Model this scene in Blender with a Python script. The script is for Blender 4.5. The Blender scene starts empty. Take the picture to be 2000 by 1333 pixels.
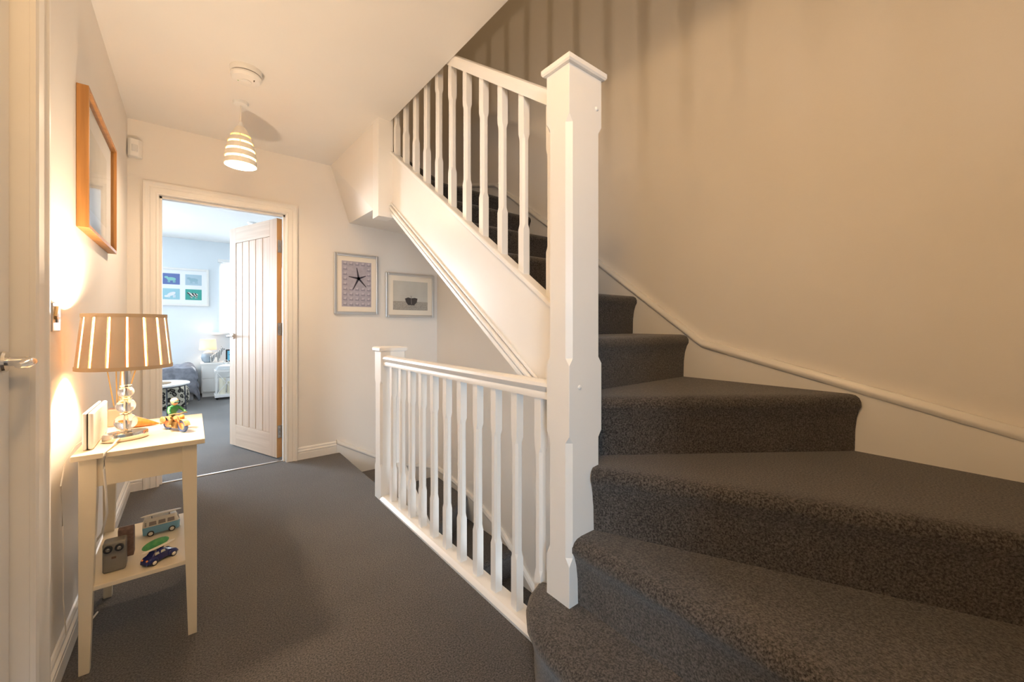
import bpy, bmesh, math, random
from mathutils import Vector, Matrix, Euler
random.seed(7)
scene = bpy.context.scene
COL = scene.collection
R_ = math.radians

# ------------------------------------------------------------------ camera
cam_d = bpy.data.cameras.new('camera')
cam_d.sensor_fit = 'HORIZONTAL'; cam_d.sensor_width = 36.0
cam_d.lens = 778.0 / 2000.0 * 36.0
cam_d.shift_y = -0.01525
cam_d.clip_start = 0.02; cam_d.clip_end = 60
cam = bpy.data.objects.new('camera', cam_d)
cam.location = (0, 0, 1.08); cam.rotation_euler = (R_(90), 0, R_(-38.82))
COL.objects.link(cam); scene.camera = cam

# ------------------------------------------------------------------ world, big lights, exposure
w = bpy.data.worlds.new('world'); scene.world = w; w.use_nodes = True
bg = w.node_tree.nodes['Background']
bg.inputs[0].default_value = (0.72, 0.85, 1.0, 1); bg.inputs[1].default_value = 2.0
scene.view_settings.view_transform = 'Standard'; scene.view_settings.look = 'None'
scene.view_settings.gamma = 1.0; scene.view_settings.use_curve_mapping = False
scene.view_settings.exposure = 0.45
scene.cycles.use_denoising = True
scene.cycles.max_bounces = 10; scene.cycles.diffuse_bounces = 6
scene.cycles.sample_clamp_indirect = 6.0
scene.cycles.caustics_reflective = False; scene.cycles.caustics_refractive = False

def area(name, loc, target, sx, sy, power, col):
    d = bpy.data.lights.new(name, 'AREA'); d.shape = 'RECTANGLE'; d.size = sx; d.size_y = sy
    d.energy = power; d.color = col
    o = bpy.data.objects.new(name, d); o.location = loc
    o.rotation_euler = (Vector(target) - Vector(loc)).to_track_quat('-Z', 'Y').to_euler()
    COL.objects.link(o); return o
DAY = (0.80, 0.90, 1.0)
area('daylight_bedroom_side_window', (-2.45, 8.22, 1.5), (-2.45, 0, 1.2), 1.7, 1.4, 250, DAY)
area('daylight_bedroom_window', (0.95, 8.22, 1.55), (0.95, 0, 1.3), 1.2, 1.15, 90, DAY)
area('daylight_back_window', (-1.75, -3.12, 1.5), (0.6, 0.5, 1.1), 1.3, 1.2, 72, (0.58, 0.80, 1.0))
area('daylight_lower_hall', (1.45, -0.95, -1.3), (1.45, 2.5, -1.0), 0.8, 1.2, 30, DAY)

def point(name, loc, power, col, radius):
    d = bpy.data.lights.new(name, 'POINT'); d.energy = power; d.color = col; d.shadow_soft_size = radius
    o = bpy.data.objects.new(name, d); o.location = loc; COL.objects.link(o); return o
WARM = (1.0, 0.76, 0.53)
point('added_upper_fill', (0.0, 1.0, 4.7), 7, (1.0, 0.66, 0.34), 0.12)  # added unseen warm source upstairs, brightens the stair wall

# ------------------------------------------------------------------ materials
def mat(name, color, rough=0.5, metal=0.0, spec=0.5, vary=0.0, vscale=6.0, bump=0.0, bscale=80.0,
        trans=0.0, emit=None, estr=0.0, ior=1.45, color2=None, coat=0.0):
    m = bpy.data.materials.new(name); m.use_nodes = True
    nt = m.node_tree; b = nt.nodes['Principled BSDF']
    b.inputs['Base Color'].default_value = (*color, 1)
    b.inputs['Roughness'].default_value = rough; b.inputs['Metallic'].default_value = metal
    b.inputs['Specular IOR Level'].default_value = spec; b.inputs['IOR'].default_value = ior
    b.inputs['Transmission Weight'].default_value = trans
    b.inputs['Coat Weight'].default_value = coat
    if emit: b.inputs['Emission Color'].default_value = (*emit, 1); b.inputs['Emission Strength'].default_value = estr
    tc = nt.nodes.new('ShaderNodeTexCoord')
    if vary or color2:
        n = nt.nodes.new('ShaderNodeTexNoise'); n.inputs['Scale'].default_value = vscale
        n.inputs['Detail'].default_value = 4
        nt.links.new(tc.outputs['Object'], n.inputs['Vector'])
        r = nt.nodes.new('ShaderNodeValToRGB'); nt.links.new(n.outputs['Fac'], r.inputs['Fac'])
        c2 = color2 or tuple(c * (1 - vary) for c in color)
        r.color_ramp.elements[0].position = 0.35; r.color_ramp.elements[1].position = 0.65
        r.color_ramp.elements[0].color = (*c2, 1); r.color_ramp.elements[1].color = (*color, 1)
        nt.links.new(r.outputs['Color'], b.inputs['Base Color'])
    if bump:
        n2 = nt.nodes.new('ShaderNodeTexNoise'); n2.inputs['Scale'].default_value = bscale
        n2.inputs['Detail'].default_value = 3
        nt.links.new(tc.outputs['Object'], n2.inputs['Vector'])
        bp = nt.nodes.new('ShaderNodeBump'); bp.inputs['Strength'].default_value = bump
        bp.inputs['Distance'].default_value = 0.004
        nt.links.new(n2.outputs['Fac'], bp.inputs['Height']); nt.links.new(bp.outputs['Normal'], b.inputs['Normal'])
    return m

def carpet_mat():
    m = bpy.data.materials.new('carpet'); m.use_nodes = True; nt = m.node_tree
    b = nt.nodes['Principled BSDF']; b.inputs['Roughness'].default_value = 1.0
    b.inputs['Specular IOR Level'].default_value = 0.1
    b.inputs['Sheen Weight'].default_value = 0.25; b.inputs['Sheen Roughness'].default_value = 0.6
    tc = nt.nodes.new('ShaderNodeTexCoord')
    n = nt.nodes.new('ShaderNodeTexNoise'); n.inputs['Scale'].default_value = 190; n.inputs['Detail'].default_value = 3
    n.inputs['Roughness'].default_value = 0.7
    nt.links.new(tc.outputs['Object'], n.inputs['Vector'])
    r = nt.nodes.new('ShaderNodeValToRGB'); nt.links.new(n.outputs['Fac'], r.inputs['Fac'])
    e = r.color_ramp.elements
    e[0].position = 0.38; e[0].color = (0.012, 0.010, 0.009, 1)
    e[1].position = 0.68; e[1].color = (0.124, 0.110, 0.100, 1)
    big = nt.nodes.new('ShaderNodeTexNoise'); big.inputs['Scale'].default_value = 3.0; big.inputs['Detail'].default_value = 3
    nt.links.new(tc.outputs['Object'], big.inputs['Vector'])
    mr = nt.nodes.new('ShaderNodeMapRange'); mr.inputs['From Min'].default_value = 0.3; mr.inputs['From Max'].default_value = 0.7
    mr.inputs['To Min'].default_value = 0.85; mr.inputs['To Max'].default_value = 1.12
    nt.links.new(big.outputs['Fac'], mr.inputs['Value'])
    mx = nt.nodes.new('ShaderNodeMix'); mx.data_type = 'RGBA'; mx.blend_type = 'MULTIPLY'; mx.inputs['Factor'].default_value = 1
    nt.links.new(r.outputs['Color'], mx.inputs['A']); nt.links.new(mr.outputs['Result'], mx.inputs['B'])
    nt.links.new(mx.outputs['Result'], b.inputs['Base Color'])
    bp = nt.nodes.new('ShaderNodeBump'); bp.inputs['Strength'].default_value = 0.35; bp.inputs['Distance'].default_value = 0.004
    nt.links.new(n.outputs['Fac'], bp.inputs['Height']); nt.links.new(bp.outputs['Normal'], b.inputs['Normal'])
    return m

def wood_mat(name, c1, c2, axis=2, scale=1.0, rough=0.45):
    m = bpy.data.materials.new(name); m.use_nodes = True; nt = m.node_tree
    b = nt.nodes['Principled BSDF']; b.inputs['Roughness'].default_value = rough
    tc = nt.nodes.new('ShaderNodeTexCoord'); mp = nt.nodes.new('ShaderNodeMapping')
    s = [60 * scale] * 3; s[axis] = 2.5 * scale; mp.inputs['Scale'].default_value = s
    nt.links.new(tc.outputs['Object'], mp.inputs['Vector'])
    n = nt.nodes.new('ShaderNodeTexNoise'); n.inputs['Scale'].default_value = 1.0; n.inputs['Detail'].default_value = 5
    nt.links.new(mp.outputs['Vector'], n.inputs['Vector'])
    r = nt.nodes.new('ShaderNodeValToRGB'); nt.links.new(n.outputs['Fac'], r.inputs['Fac'])
    r.color_ramp.elements[0].position = 0.3; r.color_ramp.elements[1].position = 0.7
    r.color_ramp.elements[0].color = (*c1, 1); r.color_ramp.elements[1].color = (*c2, 1)
    nt.links.new(r.outputs['Color'], b.inputs['Base Color'])
    return m

def translucent_mat(name, color, opaque=0.4):
    m = bpy.data.materials.new(name); m.use_nodes = True; nt = m.node_tree
    out = nt.nodes['Material Output']; b = nt.nodes['Principled BSDF']
    b.inputs['Base Color'].default_value = (*color, 1); b.inputs['Roughness'].default_value = 0.9
    t = nt.nodes.new('ShaderNodeBsdfTranslucent'); t.inputs['Color'].default_value = (*color, 1)
    mx = nt.nodes.new('ShaderNodeMixShader'); mx.inputs['Fac'].default_value = opaque
    nt.links.new(t.outputs[0], mx.inputs[1]); nt.links.new(b.outputs[0], mx.inputs[2])
    nt.links.new(mx.outputs[0], out.inputs['Surface']); return m

def spots_mat(name, base, dark, scale):
    m = bpy.data.materials.new(name); m.use_nodes = True; nt = m.node_tree
    b = nt.nodes['Principled BSDF']; b.inputs['Roughness'].default_value = 0.9
    tc = nt.nodes.new('ShaderNodeTexCoord'); v = nt.nodes.new('ShaderNodeTexVoronoi'); v.inputs['Scale'].default_value = scale
    nt.links.new(tc.outputs['Object'], v.inputs['Vector'])
    r = nt.nodes.new('ShaderNodeValToRGB'); nt.links.new(v.outputs['Distance'], r.inputs['Fac'])
    r.color_ramp.interpolation = 'CONSTANT'; e = r.color_ramp.elements
    e[0].position = 0; e[0].color = (*[c * 0.45 for c in base], 1); e[1].position = 0.2; e[1].color = (*dark, 1)
    x = e.new(0.50); x.color = (*base, 1)
    nt.links.new(r.outputs['Color'], b.inputs['Base Color']); return m

def stripe_mat(name, a, c, scale, axis='X', distort=1.5):
    m = bpy.data.materials.new(name); m.use_nodes = True; nt = m.node_tree
    b = nt.nodes['Principled BSDF']; b.inputs['Roughness'].default_value = 0.4
    tc = nt.nodes.new('ShaderNodeTexCoord'); v = nt.nodes.new('ShaderNodeTexWave'); v.inputs['Scale'].default_value = scale
    v.bands_direction = axis; v.inputs['Distortion'].default_value = distort
    nt.links.new(tc.outputs['Object'], v.inputs['Vector'])
    r = nt.nodes.new('ShaderNodeValToRGB'); nt.links.new(v.outputs['Fac'], r.inputs['Fac'])
    r.color_ramp.interpolation = 'CONSTANT'; e = r.color_ramp.elements
    e[0].color = (*a, 1); e[1].position = 0.5; e[1].color = (*c, 1)
    nt.links.new(r.outputs['Color'], b.inputs['Base Color']); return m

M = {}
M['wall'] = mat('wall_paint', (0.80, 0.77, 0.73), 0.85, spec=0.2, vary=0.02, vscale=3, bump=0.08, bscale=220)
M['ceil'] = mat('ceiling_paint', (0.84, 0.82, 0.79), 0.9, spec=0.1, vary=0.02, vscale=2, bump=0.05, bscale=200)
M['gloss'] = mat('white_gloss_paint', (0.82, 0.80, 0.765), 0.32, spec=0.4, vary=0.02, vscale=5, bump=0.015, bscale=60)
M['bluewall'] = mat('pale_blue_wall', (0.74, 0.79, 0.82), 0.85, spec=0.2, vary=0.015, vscale=3)
M['carpet'] = carpet_mat()
M['oak'] = wood_mat('oak_frame', (0.30, 0.13, 0.03), (0.45, 0.21, 0.055), 2)
M['oakdoor'] = wood_mat('pale_oak', (0.55, 0.40, 0.29), (0.66, 0.51, 0.39), 2, 0.7)
M['oakh'] = wood_mat('pale_oak_rail', (0.55, 0.40, 0.29), (0.66, 0.51, 0.39), 0, 0.7)
M['oakedge'] = wood_mat('oak_edge', (0.48, 0.27, 0.11), (0.58, 0.34, 0.15), 2, 0.7)
M['groove'] = mat('groove_shadow_gap', (0.20, 0.11, 0.06), 0.7)
M['chrome'] = mat('chrome', (0.80, 0.78, 0.75), 0.12, 1.0)
M['steel'] = mat('brushed_steel', (0.62, 0.61, 0.60), 0.3, 1.0)
M['cream'] = mat('cream_table_paint', (0.74, 0.65, 0.49), 0.3, spec=0.4, vary=0.03, vscale=9)
M['white'] = mat('white_plastic', (0.82, 0.81, 0.79), 0.35, vary=0.01)
M['black'] = mat('black_plastic', (0.02, 0.02, 0.02), 0.4)
M['glass'] = mat('clear_crystal', (1, 1, 1), 0.02, trans=1.0, ior=1.5)
def pane_mat():
    m = bpy.data.materials.new('clear_pane'); m.use_nodes = True; nt = m.node_tree; out = nt.nodes['Material Output']
    t = nt.nodes.new('ShaderNodeBsdfTransparent'); g = nt.nodes.new('ShaderNodeBsdfGlossy'); g.inputs['Roughness'].default_value = 0.02
    f = nt.nodes.new('ShaderNodeFresnel'); f.inputs['IOR'].default_value = 1.25
    x = nt.nodes.new('ShaderNodeMixShader'); nt.links.new(f.outputs[0], x.inputs[0])
    nt.links.new(t.outputs[0], x.inputs[1]); nt.links.new(g.outputs[0], x.inputs[2]); nt.links.new(x.outputs[0], out.inputs['Surface']); return m
M['pane'] = pane_mat()
M['taupe'] = translucent_mat('taupe_shade_fabric', (0.54, 0.47, 0.39), 0.97)
M['lining'] = translucent_mat('cream_shade_lining', (0.90, 0.66, 0.38), 0.78)
M['fold'] = translucent_mat('orange_shade_fold', (0.62, 0.27, 0.07), 0.75)
M['trim'] = mat('shade_tape', (0.55, 0.43, 0.30), 0.8)
M['brown'] = mat('brown_ceramic', (0.33, 0.20, 0.14), 0.5, vary=0.1)
M['orange'] = wood_mat('orange_wood', (0.36, 0.09, 0.012), (0.50, 0.15, 0.025), 0, 2.0, 0.35)
M['reed'] = mat('reed', (0.62, 0.40, 0.14), 0.6)
M['silver'] = mat('silver_frame', (0.62, 0.64, 0.66), 0.3, 0.7)
M['mount'] = mat('cream_mount_board', (0.80, 0.74, 0.64), 0.8)
M['whitemount'] = mat('white_mount_board', (0.84, 0.85, 0.86), 0.8)
M['cord'] = mat('white_cord', (0.78, 0.74, 0.68), 0.5)

# ------------------------------------------------------------------ mesh builder
class MB:
    def __init__(s): s.v = []; s.f = []
    def add(s, vs, fs):
        o = len(s.v); s.v += [tuple(p) for p in vs]; s.f += [tuple(i + o for i in f) for f in fs]; return s
    def box(s, x0, x1, y0, y1, z0, z1):
        v = [(x, y, z) for z in (z0, z1) for y in (y0, y1) for x in (x0, x1)]
        return s.add(v, [(0, 2, 3, 1), (4, 5, 7, 6), (0, 1, 5, 4), (2, 6, 7, 3), (0, 4, 6, 2), (1, 3, 7, 5)])
    def hexa(s, b, t):          # bottom 4 pts, top 4 pts, same order
        return s.add(list(b) + list(t), [(3, 2, 1, 0), (4, 5, 6, 7)] + [(i, (i + 1) % 4, 4 + (i + 1) % 4, 4 + i) for i in range(4)])
    def prism(s, poly, axis, a0, a1):
        n = len(poly)
        def P(p, a):
            return (a, p[0], p[1]) if axis == 'x' else (p[0], a, p[1]) if axis == 'y' else (p[0], p[1], a)
        v = [P(p, a0) for p in poly] + [P(p, a1) for p in poly]
        return s.add(v, [tuple(range(n - 1, -1, -1)), tuple(range(n, 2 * n))] + [(i, (i + 1) % n, n + (i + 1) % n, n + i) for i in range(n)])
    def loops(s, rings, cap=True, closed=True):   # rings: lists of equal length
        n = len(rings[0]); v = [p for r in rings for p in r]; f = []
        for k in range(len(rings) - 1):
            for i in range(n if closed else n - 1):
                j = (i + 1) % n
                f.append((k * n + i, k * n + j, (k + 1) * n + j, (k + 1) * n + i))
        if cap: f += [tuple(range(n - 1, -1, -1)), tuple((len(rings) - 1) * n + i for i in range(n))]
        return s.add(v, f)
    def lathe(s, prof, c=(0, 0, 0), n=28, sx=1.0, sy=1.0, cap=True):
        rings = [[(c[0] + r * sx * math.cos(2 * math.pi * i / n), c[1] + r * sy * math.sin(2 * math.pi * i / n), c[2] + z) for i in range(n)] for r, z in prof]
        return s.loops(rings, cap)
    def cyl(s, p0, p1, r0, r1=None, n=16, cap=True):
        p0 = Vector(p0); p1 = Vector(p1); r1 = r0 if r1 is None else r1
        q = (p1 - p0).to_track_quat('Z', 'Y')
        rings = [[tuple(p + q @ Vector((r * math.cos(2 * math.pi * i / n), r * math.sin(2 * math.pi * i / n), 0))) for i in range(n)] for p, r in ((p0, r0), (p1, r1))]
        return s.loops(rings, cap)
    def tube(s, pts, r, n=8):
        pts = [Vector(p) for p in pts]; rings = []
        for k, p in enumerate(pts):
            t = (pts[min(k + 1, len(pts) - 1)] - pts[max(k - 1, 0)]).normalized()
            q = t.to_track_quat('Z', 'Y'); rr = r[k] if isinstance(r, (list, tuple)) else r
            rings.append([tuple(p + q @ Vector((rr * math.cos(2 * math.pi * i / n), rr * math.sin(2 * math.pi * i / n), 0))) for i in range(n)])
        return s.loops(rings)
    def ell(s, c, rx, ry=None, rz=None, n=18, m=10, rot=None):
        ry = rx if ry is None else ry; rz = rx if rz is None else rz
        rings = []
        for k in range(m + 1):
            a = math.pi * k / m; z = -math.cos(a); r = max(math.sin(a), 0.001)
            rg = []
            for i in range(n):
                p = Vector((rx * r * math.cos(2 * math.pi * i / n), ry * r * math.sin(2 * math.pi * i / n), rz * z))
                if rot: p = rot @ p
                rg.append(tuple(Vector(c) + p))
            rings.append(rg)
        return s.loops(rings)
    def obox(s, c, size, rot=None):
        hx, hy, hz = (d / 2 for d in size); b = MB().box(-hx, hx, -hy, hy, -hz, hz)
        vs = [tuple(Vector(c) + ((rot @ Vector(p)) if rot else Vector(p))) for p in b.v]
        return s.add(vs, b.f)

def obj(name, mb, material, parent=None, smooth=None, bevel=0.0, seg=2):
    me = bpy.data.meshes.new(name)
    vs = mb.v
    if parent is not None:
        L = Vector(parent.location)
        if parent.parent is not None: L = L + Vector(parent.parent.location)
        if parent.get('_rot'): L = Vector((0, 0, 0))
        vs = [tuple(Vector(p) - L) for p in vs]
    me.from_pydata(vs, [], mb.f); me.validate()
    bm = bmesh.new(); bm.from_mesh(me); bmesh.ops.recalc_face_normals(bm, faces=bm.faces); bm.to_mesh(me); bm.free()
    if smooth is not None:
        for p in me.polygons: p.use_smooth = True
        me.set_sharp_from_angle(angle=R_(smooth))
    me.materials.append(M[material] if isinstance(material, str) else material)
    o = bpy.data.objects.new(name, me); COL.objects.link(o)
    if parent is not None: o.parent = parent
    if bevel:
        b = o.modifiers.new('bevel', 'BEVEL'); b.width = bevel; b.segments = seg; b.limit_method = 'ANGLE'; b.angle_limit = R_(35)
    return o

def tag(o, label, cat, group=None):
    o['label'] = label; o['category'] = cat
    if group: o['group'] = group
    return o
def thing(name, label, cat, loc=(0, 0, 0), rotz=None, group=None):
    o = bpy.data.objects.new(name, None); o.location = loc; COL.objects.link(o); o.empty_display_size = 0.05
    if rotz is not None: o.rotation_euler = (0, 0, rotz); o['_rot'] = True
    return tag(o, label, cat, group)
def struct(name, mb, material, label=None, smooth=None, bevel=0.0):
    o = obj(name, mb, material, None, smooth, bevel); o['kind'] = 'structure'
    if label: o['label'] = label
    return o
def sroot(name, loc=(0, 0, 0), label=None):
    o = bpy.data.objects.new(name, None); o.location = loc; COL.objects.link(o); o['kind'] = 'structure'; o.empty_display_size = 0.05
    if label: o['label'] = label
    return o

# ------------------------------------------------------------------ key dimensions
H = 2.425            # hall ceiling
XL, YF, XE = -0.324, 3.57, 1.91    # left wall, far wall, stair (east) wall
XS = 1.89            # face of the wall stringers
RZ = 0.207           # riser
UP = 2.69            # upper floor level
TOP = 5.1
SW = -0.06           # south wall face

# ------------------------------------------------------------------ the shell
struct('floor', MB().prism([(XL, SW), (1.0, SW), (1.0, 0.95), (0.967, 0.95), (0.967, 2.47), (0.972, 2.47), (0.972, YF), (0.60, YF), (0.60, 3.622), (-0.19, 3.622), (-0.19, YF), (XL, YF)], 'z', -0.24, 0.0), 'carpet',
       'dark speckled grey carpet of the landing')
struct('floor_bedroom', MB().box(-3.5, 2.2, 3.70, 8.1, -0.24, 0.0).box(-0.19, 0.60, 3.628, 3.70, -0.24, 0.0), 'carpet', 'dark grey carpet of the bedroom beyond the oak door')
struct('ceiling', MB().prism([(XL, SW), (1.02, SW), (1.02, YF), (XL, YF)], 'z', H, UP), 'ceil', 'white plaster ceiling of the landing')
struct('ceiling_upper', MB().box(-1.0, 2.0, -0.3, 3.8, TOP, TOP + 0.1), 'ceil', 'white ceiling over the stairwell')
struct('wall_left', MB().box(XL - 0.1, XL, 1.60, YF + 0.13, -0.24, TOP).box(XL - 0.1, XL, SW - 0.1, 0.78, -0.24, TOP).box(XL - 0.1, XL, 0.78, 1.60, 2.0, TOP), 'wall', 'white painted wall behind the narrow side table')
struct('wall_far', MB().box(XL, -0.197, YF, YF + 0.13, -0.24, TOP).box(0.607, 2.0, YF, YF + 0.13, -2.75, TOP).box(-0.197, 0.607, YF, YF + 0.13, 1.985, TOP), 'wall', 'white painted wall around the open oak door')
struct('wall_right', MB().box(XE, XE + 0.1, -1.1, YF, -2.75, TOP), 'wall', 'tall painted wall running beside the stairs')
struct('wall_back', MB().box(0.56, XE, SW - 0.1, SW, -0.24, TOP).box(XL, 0.56, SW - 0.1, SW, 2.05, TOP), 'wall', 'painted wall beside the doorway at the foot of the stairs')
# room behind the camera with its window
struct('floor_back_room', MB().box(-2.7, 2.0, -3.0, SW - 0.001, -0.24, -0.001), 'carpet', 'dark carpet of the room behind')
struct('ceiling_back_room', MB().box(-2.8, 2.0, -3.1, SW - 0.1, H, H + 0.1), 'ceil', 'ceiling of the room behind')
struct('wall_back_room', MB().box(-2.8, -2.7, -3.1, SW, 0, H).box(1.92, 2.02, -3.1, -1.1, 0, H).box(-2.7, XL - 0.1, SW - 0.1, SW, 0, H)
       .box(-2.7, -2.4, -3.1, -3.0, 0, H).box(-1.1, 1.92, -3.1, -3.0, 0, H).box(-2.4, -1.1, -3.1, -3.0, 0, 0.9).box(-2.4, -1.1, -3.1, -3.0, 2.1, H), 'wall', 'walls of the room behind with a window opening')
# bedroom shell
struct('wall_bedroom_far', MB().box(-3.5, -3.3, 8.0, 8.12, 0, H).box(-1.6, 0.35, 8.0, 8.12, 0, H).box(1.55, 2.2, 8.0, 8.12, 0, H)
       .box(-3.3, -1.6, 8.0, 8.12, 0, 0.8).box(-3.3, -1.6, 8.0, 8.12, 2.2, H).box(0.35, 1.55, 8.0, 8.12, 0, 0.97).box(0.35, 1.55, 8.0, 8.12, 2.13, H), 'bluewall', 'pale blue bedroom wall with windows')
struct('wall_bedroom_sides', MB().box(-3.6, -3.5, 3.7, 8.1, 0, H).box(2.2, 2.3, 3.7, 8.1, 0, H).box(-3.5, XL - 0.1, 3.70, 3.71, 0, H), 'bluewall', 'pale blue side walls of the bedroom')
struct('ceiling_bedroom', MB().box(-3.6, 2.3, 3.70, 8.12, H, H + 0.1), 'ceil', 'white bedroom ceiling')
# lower stairwell
struct('floor_lower_hall', MB().box(0.85, 2.0, -1.1, YF, -2.79, -2.69), 'carpet', 'dark carpet at the foot of the lower flight')
struct('wall_lower_stairs', MB().box(0.88, 0.965, -1.1, 2.40, -2.7, -0.24).box(0.88, 0.965, 2.40, YF, -2.7, -0.24).box(0.965, XE, -1.2, -1.1, -2.7, -0.24), 'wall', 'painted wall below the landing')

# bulkhead under the upper winders
A, B, D, C = (0.912, YF, H + 0.01), (1.065, YF, 1.966), (0.942, 2.64, 1.85), (0.942, 2.60, H + 0.01)
E, F, G, Hh = (XE, YF, 1.93), (XE, 2.45, 1.86), (1.035, 2.45, 1.80), (1.035, 2.60, 1.83)
bk = MB()
bk.add([A, B, D, C], [(0, 1, 2, 3)]); bk.add([B, E, F, G, Hh, D], [(0, 1, 2, 3, 4, 5)])
bk.add([C, D, Hh, (1.035, 2.60, H + 0.01)], [(0, 1, 2, 3)])
struct('ceiling_bulkhead', bk, 'wall', 'slanted white plaster bulkhead under the top of the stairs')

# ------------------------------------------------------------------ trims
def sweep_path(mb, path, prof, up=Vector((0, 0, 1)), closed=False):
    """path: 3D pts; prof: (side, up) offsets; side = dir x up, mitred."""
    pts = [Vector(p) for p in path]; rings = []
    for k, p in enumerate(pts):
        d0 = (pts[k] - pts[k - 1]).normalized() if k > 0 else None
        d1 = (pts[k + 1] - pts[k]).normalized() if k < len(pts) - 1 else None
        d0 = d0 or d1; d1 = d1 or d0
        s0 = d0.cross(up).normalized(); s1 = d1.cross(up).normalized()
        s = (s0 + s1).normalized(); s = s / max(s.dot(s0), 0.2)
        rings.append([tuple(p + s * a + up * b) for a, b in prof])
    return mb.loops(rings)

def sweep_xz(mb, path, prof, y, ydir):
    """frame trim swept in an XZ plane: prof (outward in plane, proud)"""
    n = len(path); rings = []
    for k in range(n):
        p = Vector(path[k]); d0 = (p - Vector(path[k - 1])).normalized() if k else None
        d1 = (Vector(path[k + 1]) - p).normalized() if k < n - 1 else None
        d0 = d0 or d1; d1 = d1 or d0
        n0 = Vector((-d0.y, d0.x)); n1 = Vector((-d1.y, d1.x)); s = (n0 + n1).normalized(); s = s / s.dot(n0)
        rings.append([(p.x + s.x * a, y + ydir * b, p.y + s.y * a) for a, b in prof])
    return mb.loops(rings)

ARCH = [(0.0, 0.0), (0.0, 0.010), (0.010, 0.014), (0.014, 0.010), (0.026, 0.012), (0.040, 0.017), (0.044, 0.013), (0.056, 0.016), (0.064, 0.022), (0.076, 0.022), (0.079, 0.0)]
# bedroom door frame (architrave + lining), opening -0.17..0.58, top 1.957
t1 = sroot('trim_1', (0.2, YF, 0), 'white moulded architrave and lining around the open oak door')
obj('architrave', sweep_xz(MB(), [(-0.172, 0), (-0.172, 1.959), (0.582, 1.959), (0.582, 0)], ARCH, YF, -1), 'gloss', t1, smooth=30)
obj('architrave', sweep_xz(MB(), [(-0.172, 0), (-0.172, 1.959), (0.582, 1.959), (0.582, 0)], ARCH, YF + 0.13, 1), 'gloss', t1, smooth=30)
obj('door_lining', MB().box(-0.197, -0.169, YF - 0.001, YF + 0.131, 0, 1.957).box(0.58, 0.607, YF - 0.001, YF + 0.131, 0, 1.957).box(-0.197, 0.607, YF - 0.001, YF + 0.131, 1.957, 1.985), 'gloss', t1)
obj('door_stop', MB().box(-0.169, -0.156, 3.60, 3.645, 0, 1.957).box(0.567, 0.58, 3.60, 3.645, 0, 1.957).box(-0.169, 0.58, 3.60, 3.645, 1.944, 1.957), 'gloss', t1)
struct('trim_2', MB().box(-0.169, 0.58, 3.612, 3.632, 0.0, 0.005), 'steel', 'thin metal carpet threshold strip under the oak door', bevel=0.002)
# skirting
SK = [(0, 0), (0.016, 0), (0.016, 0.052), (0.013, 0.056), (0.016, 0.060), (0.016, 0.070), (0.010, 0.077), (0.010, 0.088), (0.005, 0.096), (0, 0.098)]
def skirt(name, p0, p1, label):     # side (right of direction) faces the room
    return struct(name, sweep_path(MB(), [p0, p1], SK), 'gloss', label, smooth=30)
skirt('baseboard_far_left', (XL, YF, 0), (-0.25, YF, 0), 'short white skirting between wall corner and door frame')
skirt('baseboard_far_right', (0.661, YF, 0), (0.957, YF, 0), 'short white skirting between door frame and stairs')
skirt('baseboard_left', (XL, 1.655, 0), (XL, YF, 0), 'white skirting along the wall behind the side table')
struct('baseboard_bedroom', MB().box(-1.6, 2.2, 7.985, 8.0, 0, 0.11), 'gloss', 'white skirting on the bedroom wall', bevel=0.003)

# near left door (closed) with its frame
d1 = sroot('door_1', (XL, 1.2, 0), 'closed white door with lever handle beside the wall switch')
obj('door_leaf', MB().box(XL - 0.075, XL - 0.032, 0.812, 1.568, 0.008, 1.97), 'gloss', d1, bevel=0.002)
obj('door_lining', MB().box(XL - 0.1, XL, 1.572, 1.60, 0, 1.975).box(XL - 0.1, XL, 0.78, 0.808, 0, 1.975).box(XL - 0.1, XL, 0.78, 1.60, 1.975, 2.0), 'gloss', d1)
def arch_left(mb):
    path = [(0.805, 0), (0.805, 1.978), (1.575, 1.978), (1.575, 0)]
    m2 = sweep_xz(MB(), path, ARCH, 0, 1)
    mb.add([(XL + p[1], p[0], p[2]) for p in m2.v], m2.f); return mb
obj('architrave', arch_left(MB()), 'gloss', d1, smooth=30)
hd = obj('door_handle', MB().lathe([(0.0, 0), (0.024, 0), (0.026, 0.004), (0.024, 0.009), (0.011, 0.010), (0.011, 0.04)], (0, 0, 0), 20), 'chrome', None, smooth=40)
hd.rotation_euler = (0, R_(90), 0); hd.parent = d1; hd.location = (-0.032, 1.515 - 1.2, 0.992)
lv = obj('lever', MB().tube([(XL + 0.012, 1.515, 0.992), (XL + 0.018, 1.49, 0.992), (XL + 0.026, 1.45, 0.994), (XL + 0.027, 1.41, 0.992), (XL + 0.022, 1.385, 0.990)], [0.009, 0.011, 0.012, 0.011, 0.006], 12), 'chrome', d1, smooth=60)

# open oak door of the bedroom
hx, hy = 0.572, 3.700
ang = math.atan2(0.713, -0.27)           # leaf direction
dr = sroot('door_2', (hx, hy, 0), 'open pale oak door with vertical plank grooves'); dr.rotation_euler = (0, 0, ang)
dr['_rot'] = True
W_, T_, Hd = 0.752, 0.040, 1.945          # local: x along the leaf, y thickness (0..T), z up
def dpart(name, mb, m, **k): return obj(name, mb, m, dr, **k)
z0 = 0.012; st = 0.105; br = 0.20; tr = 0.135
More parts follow.
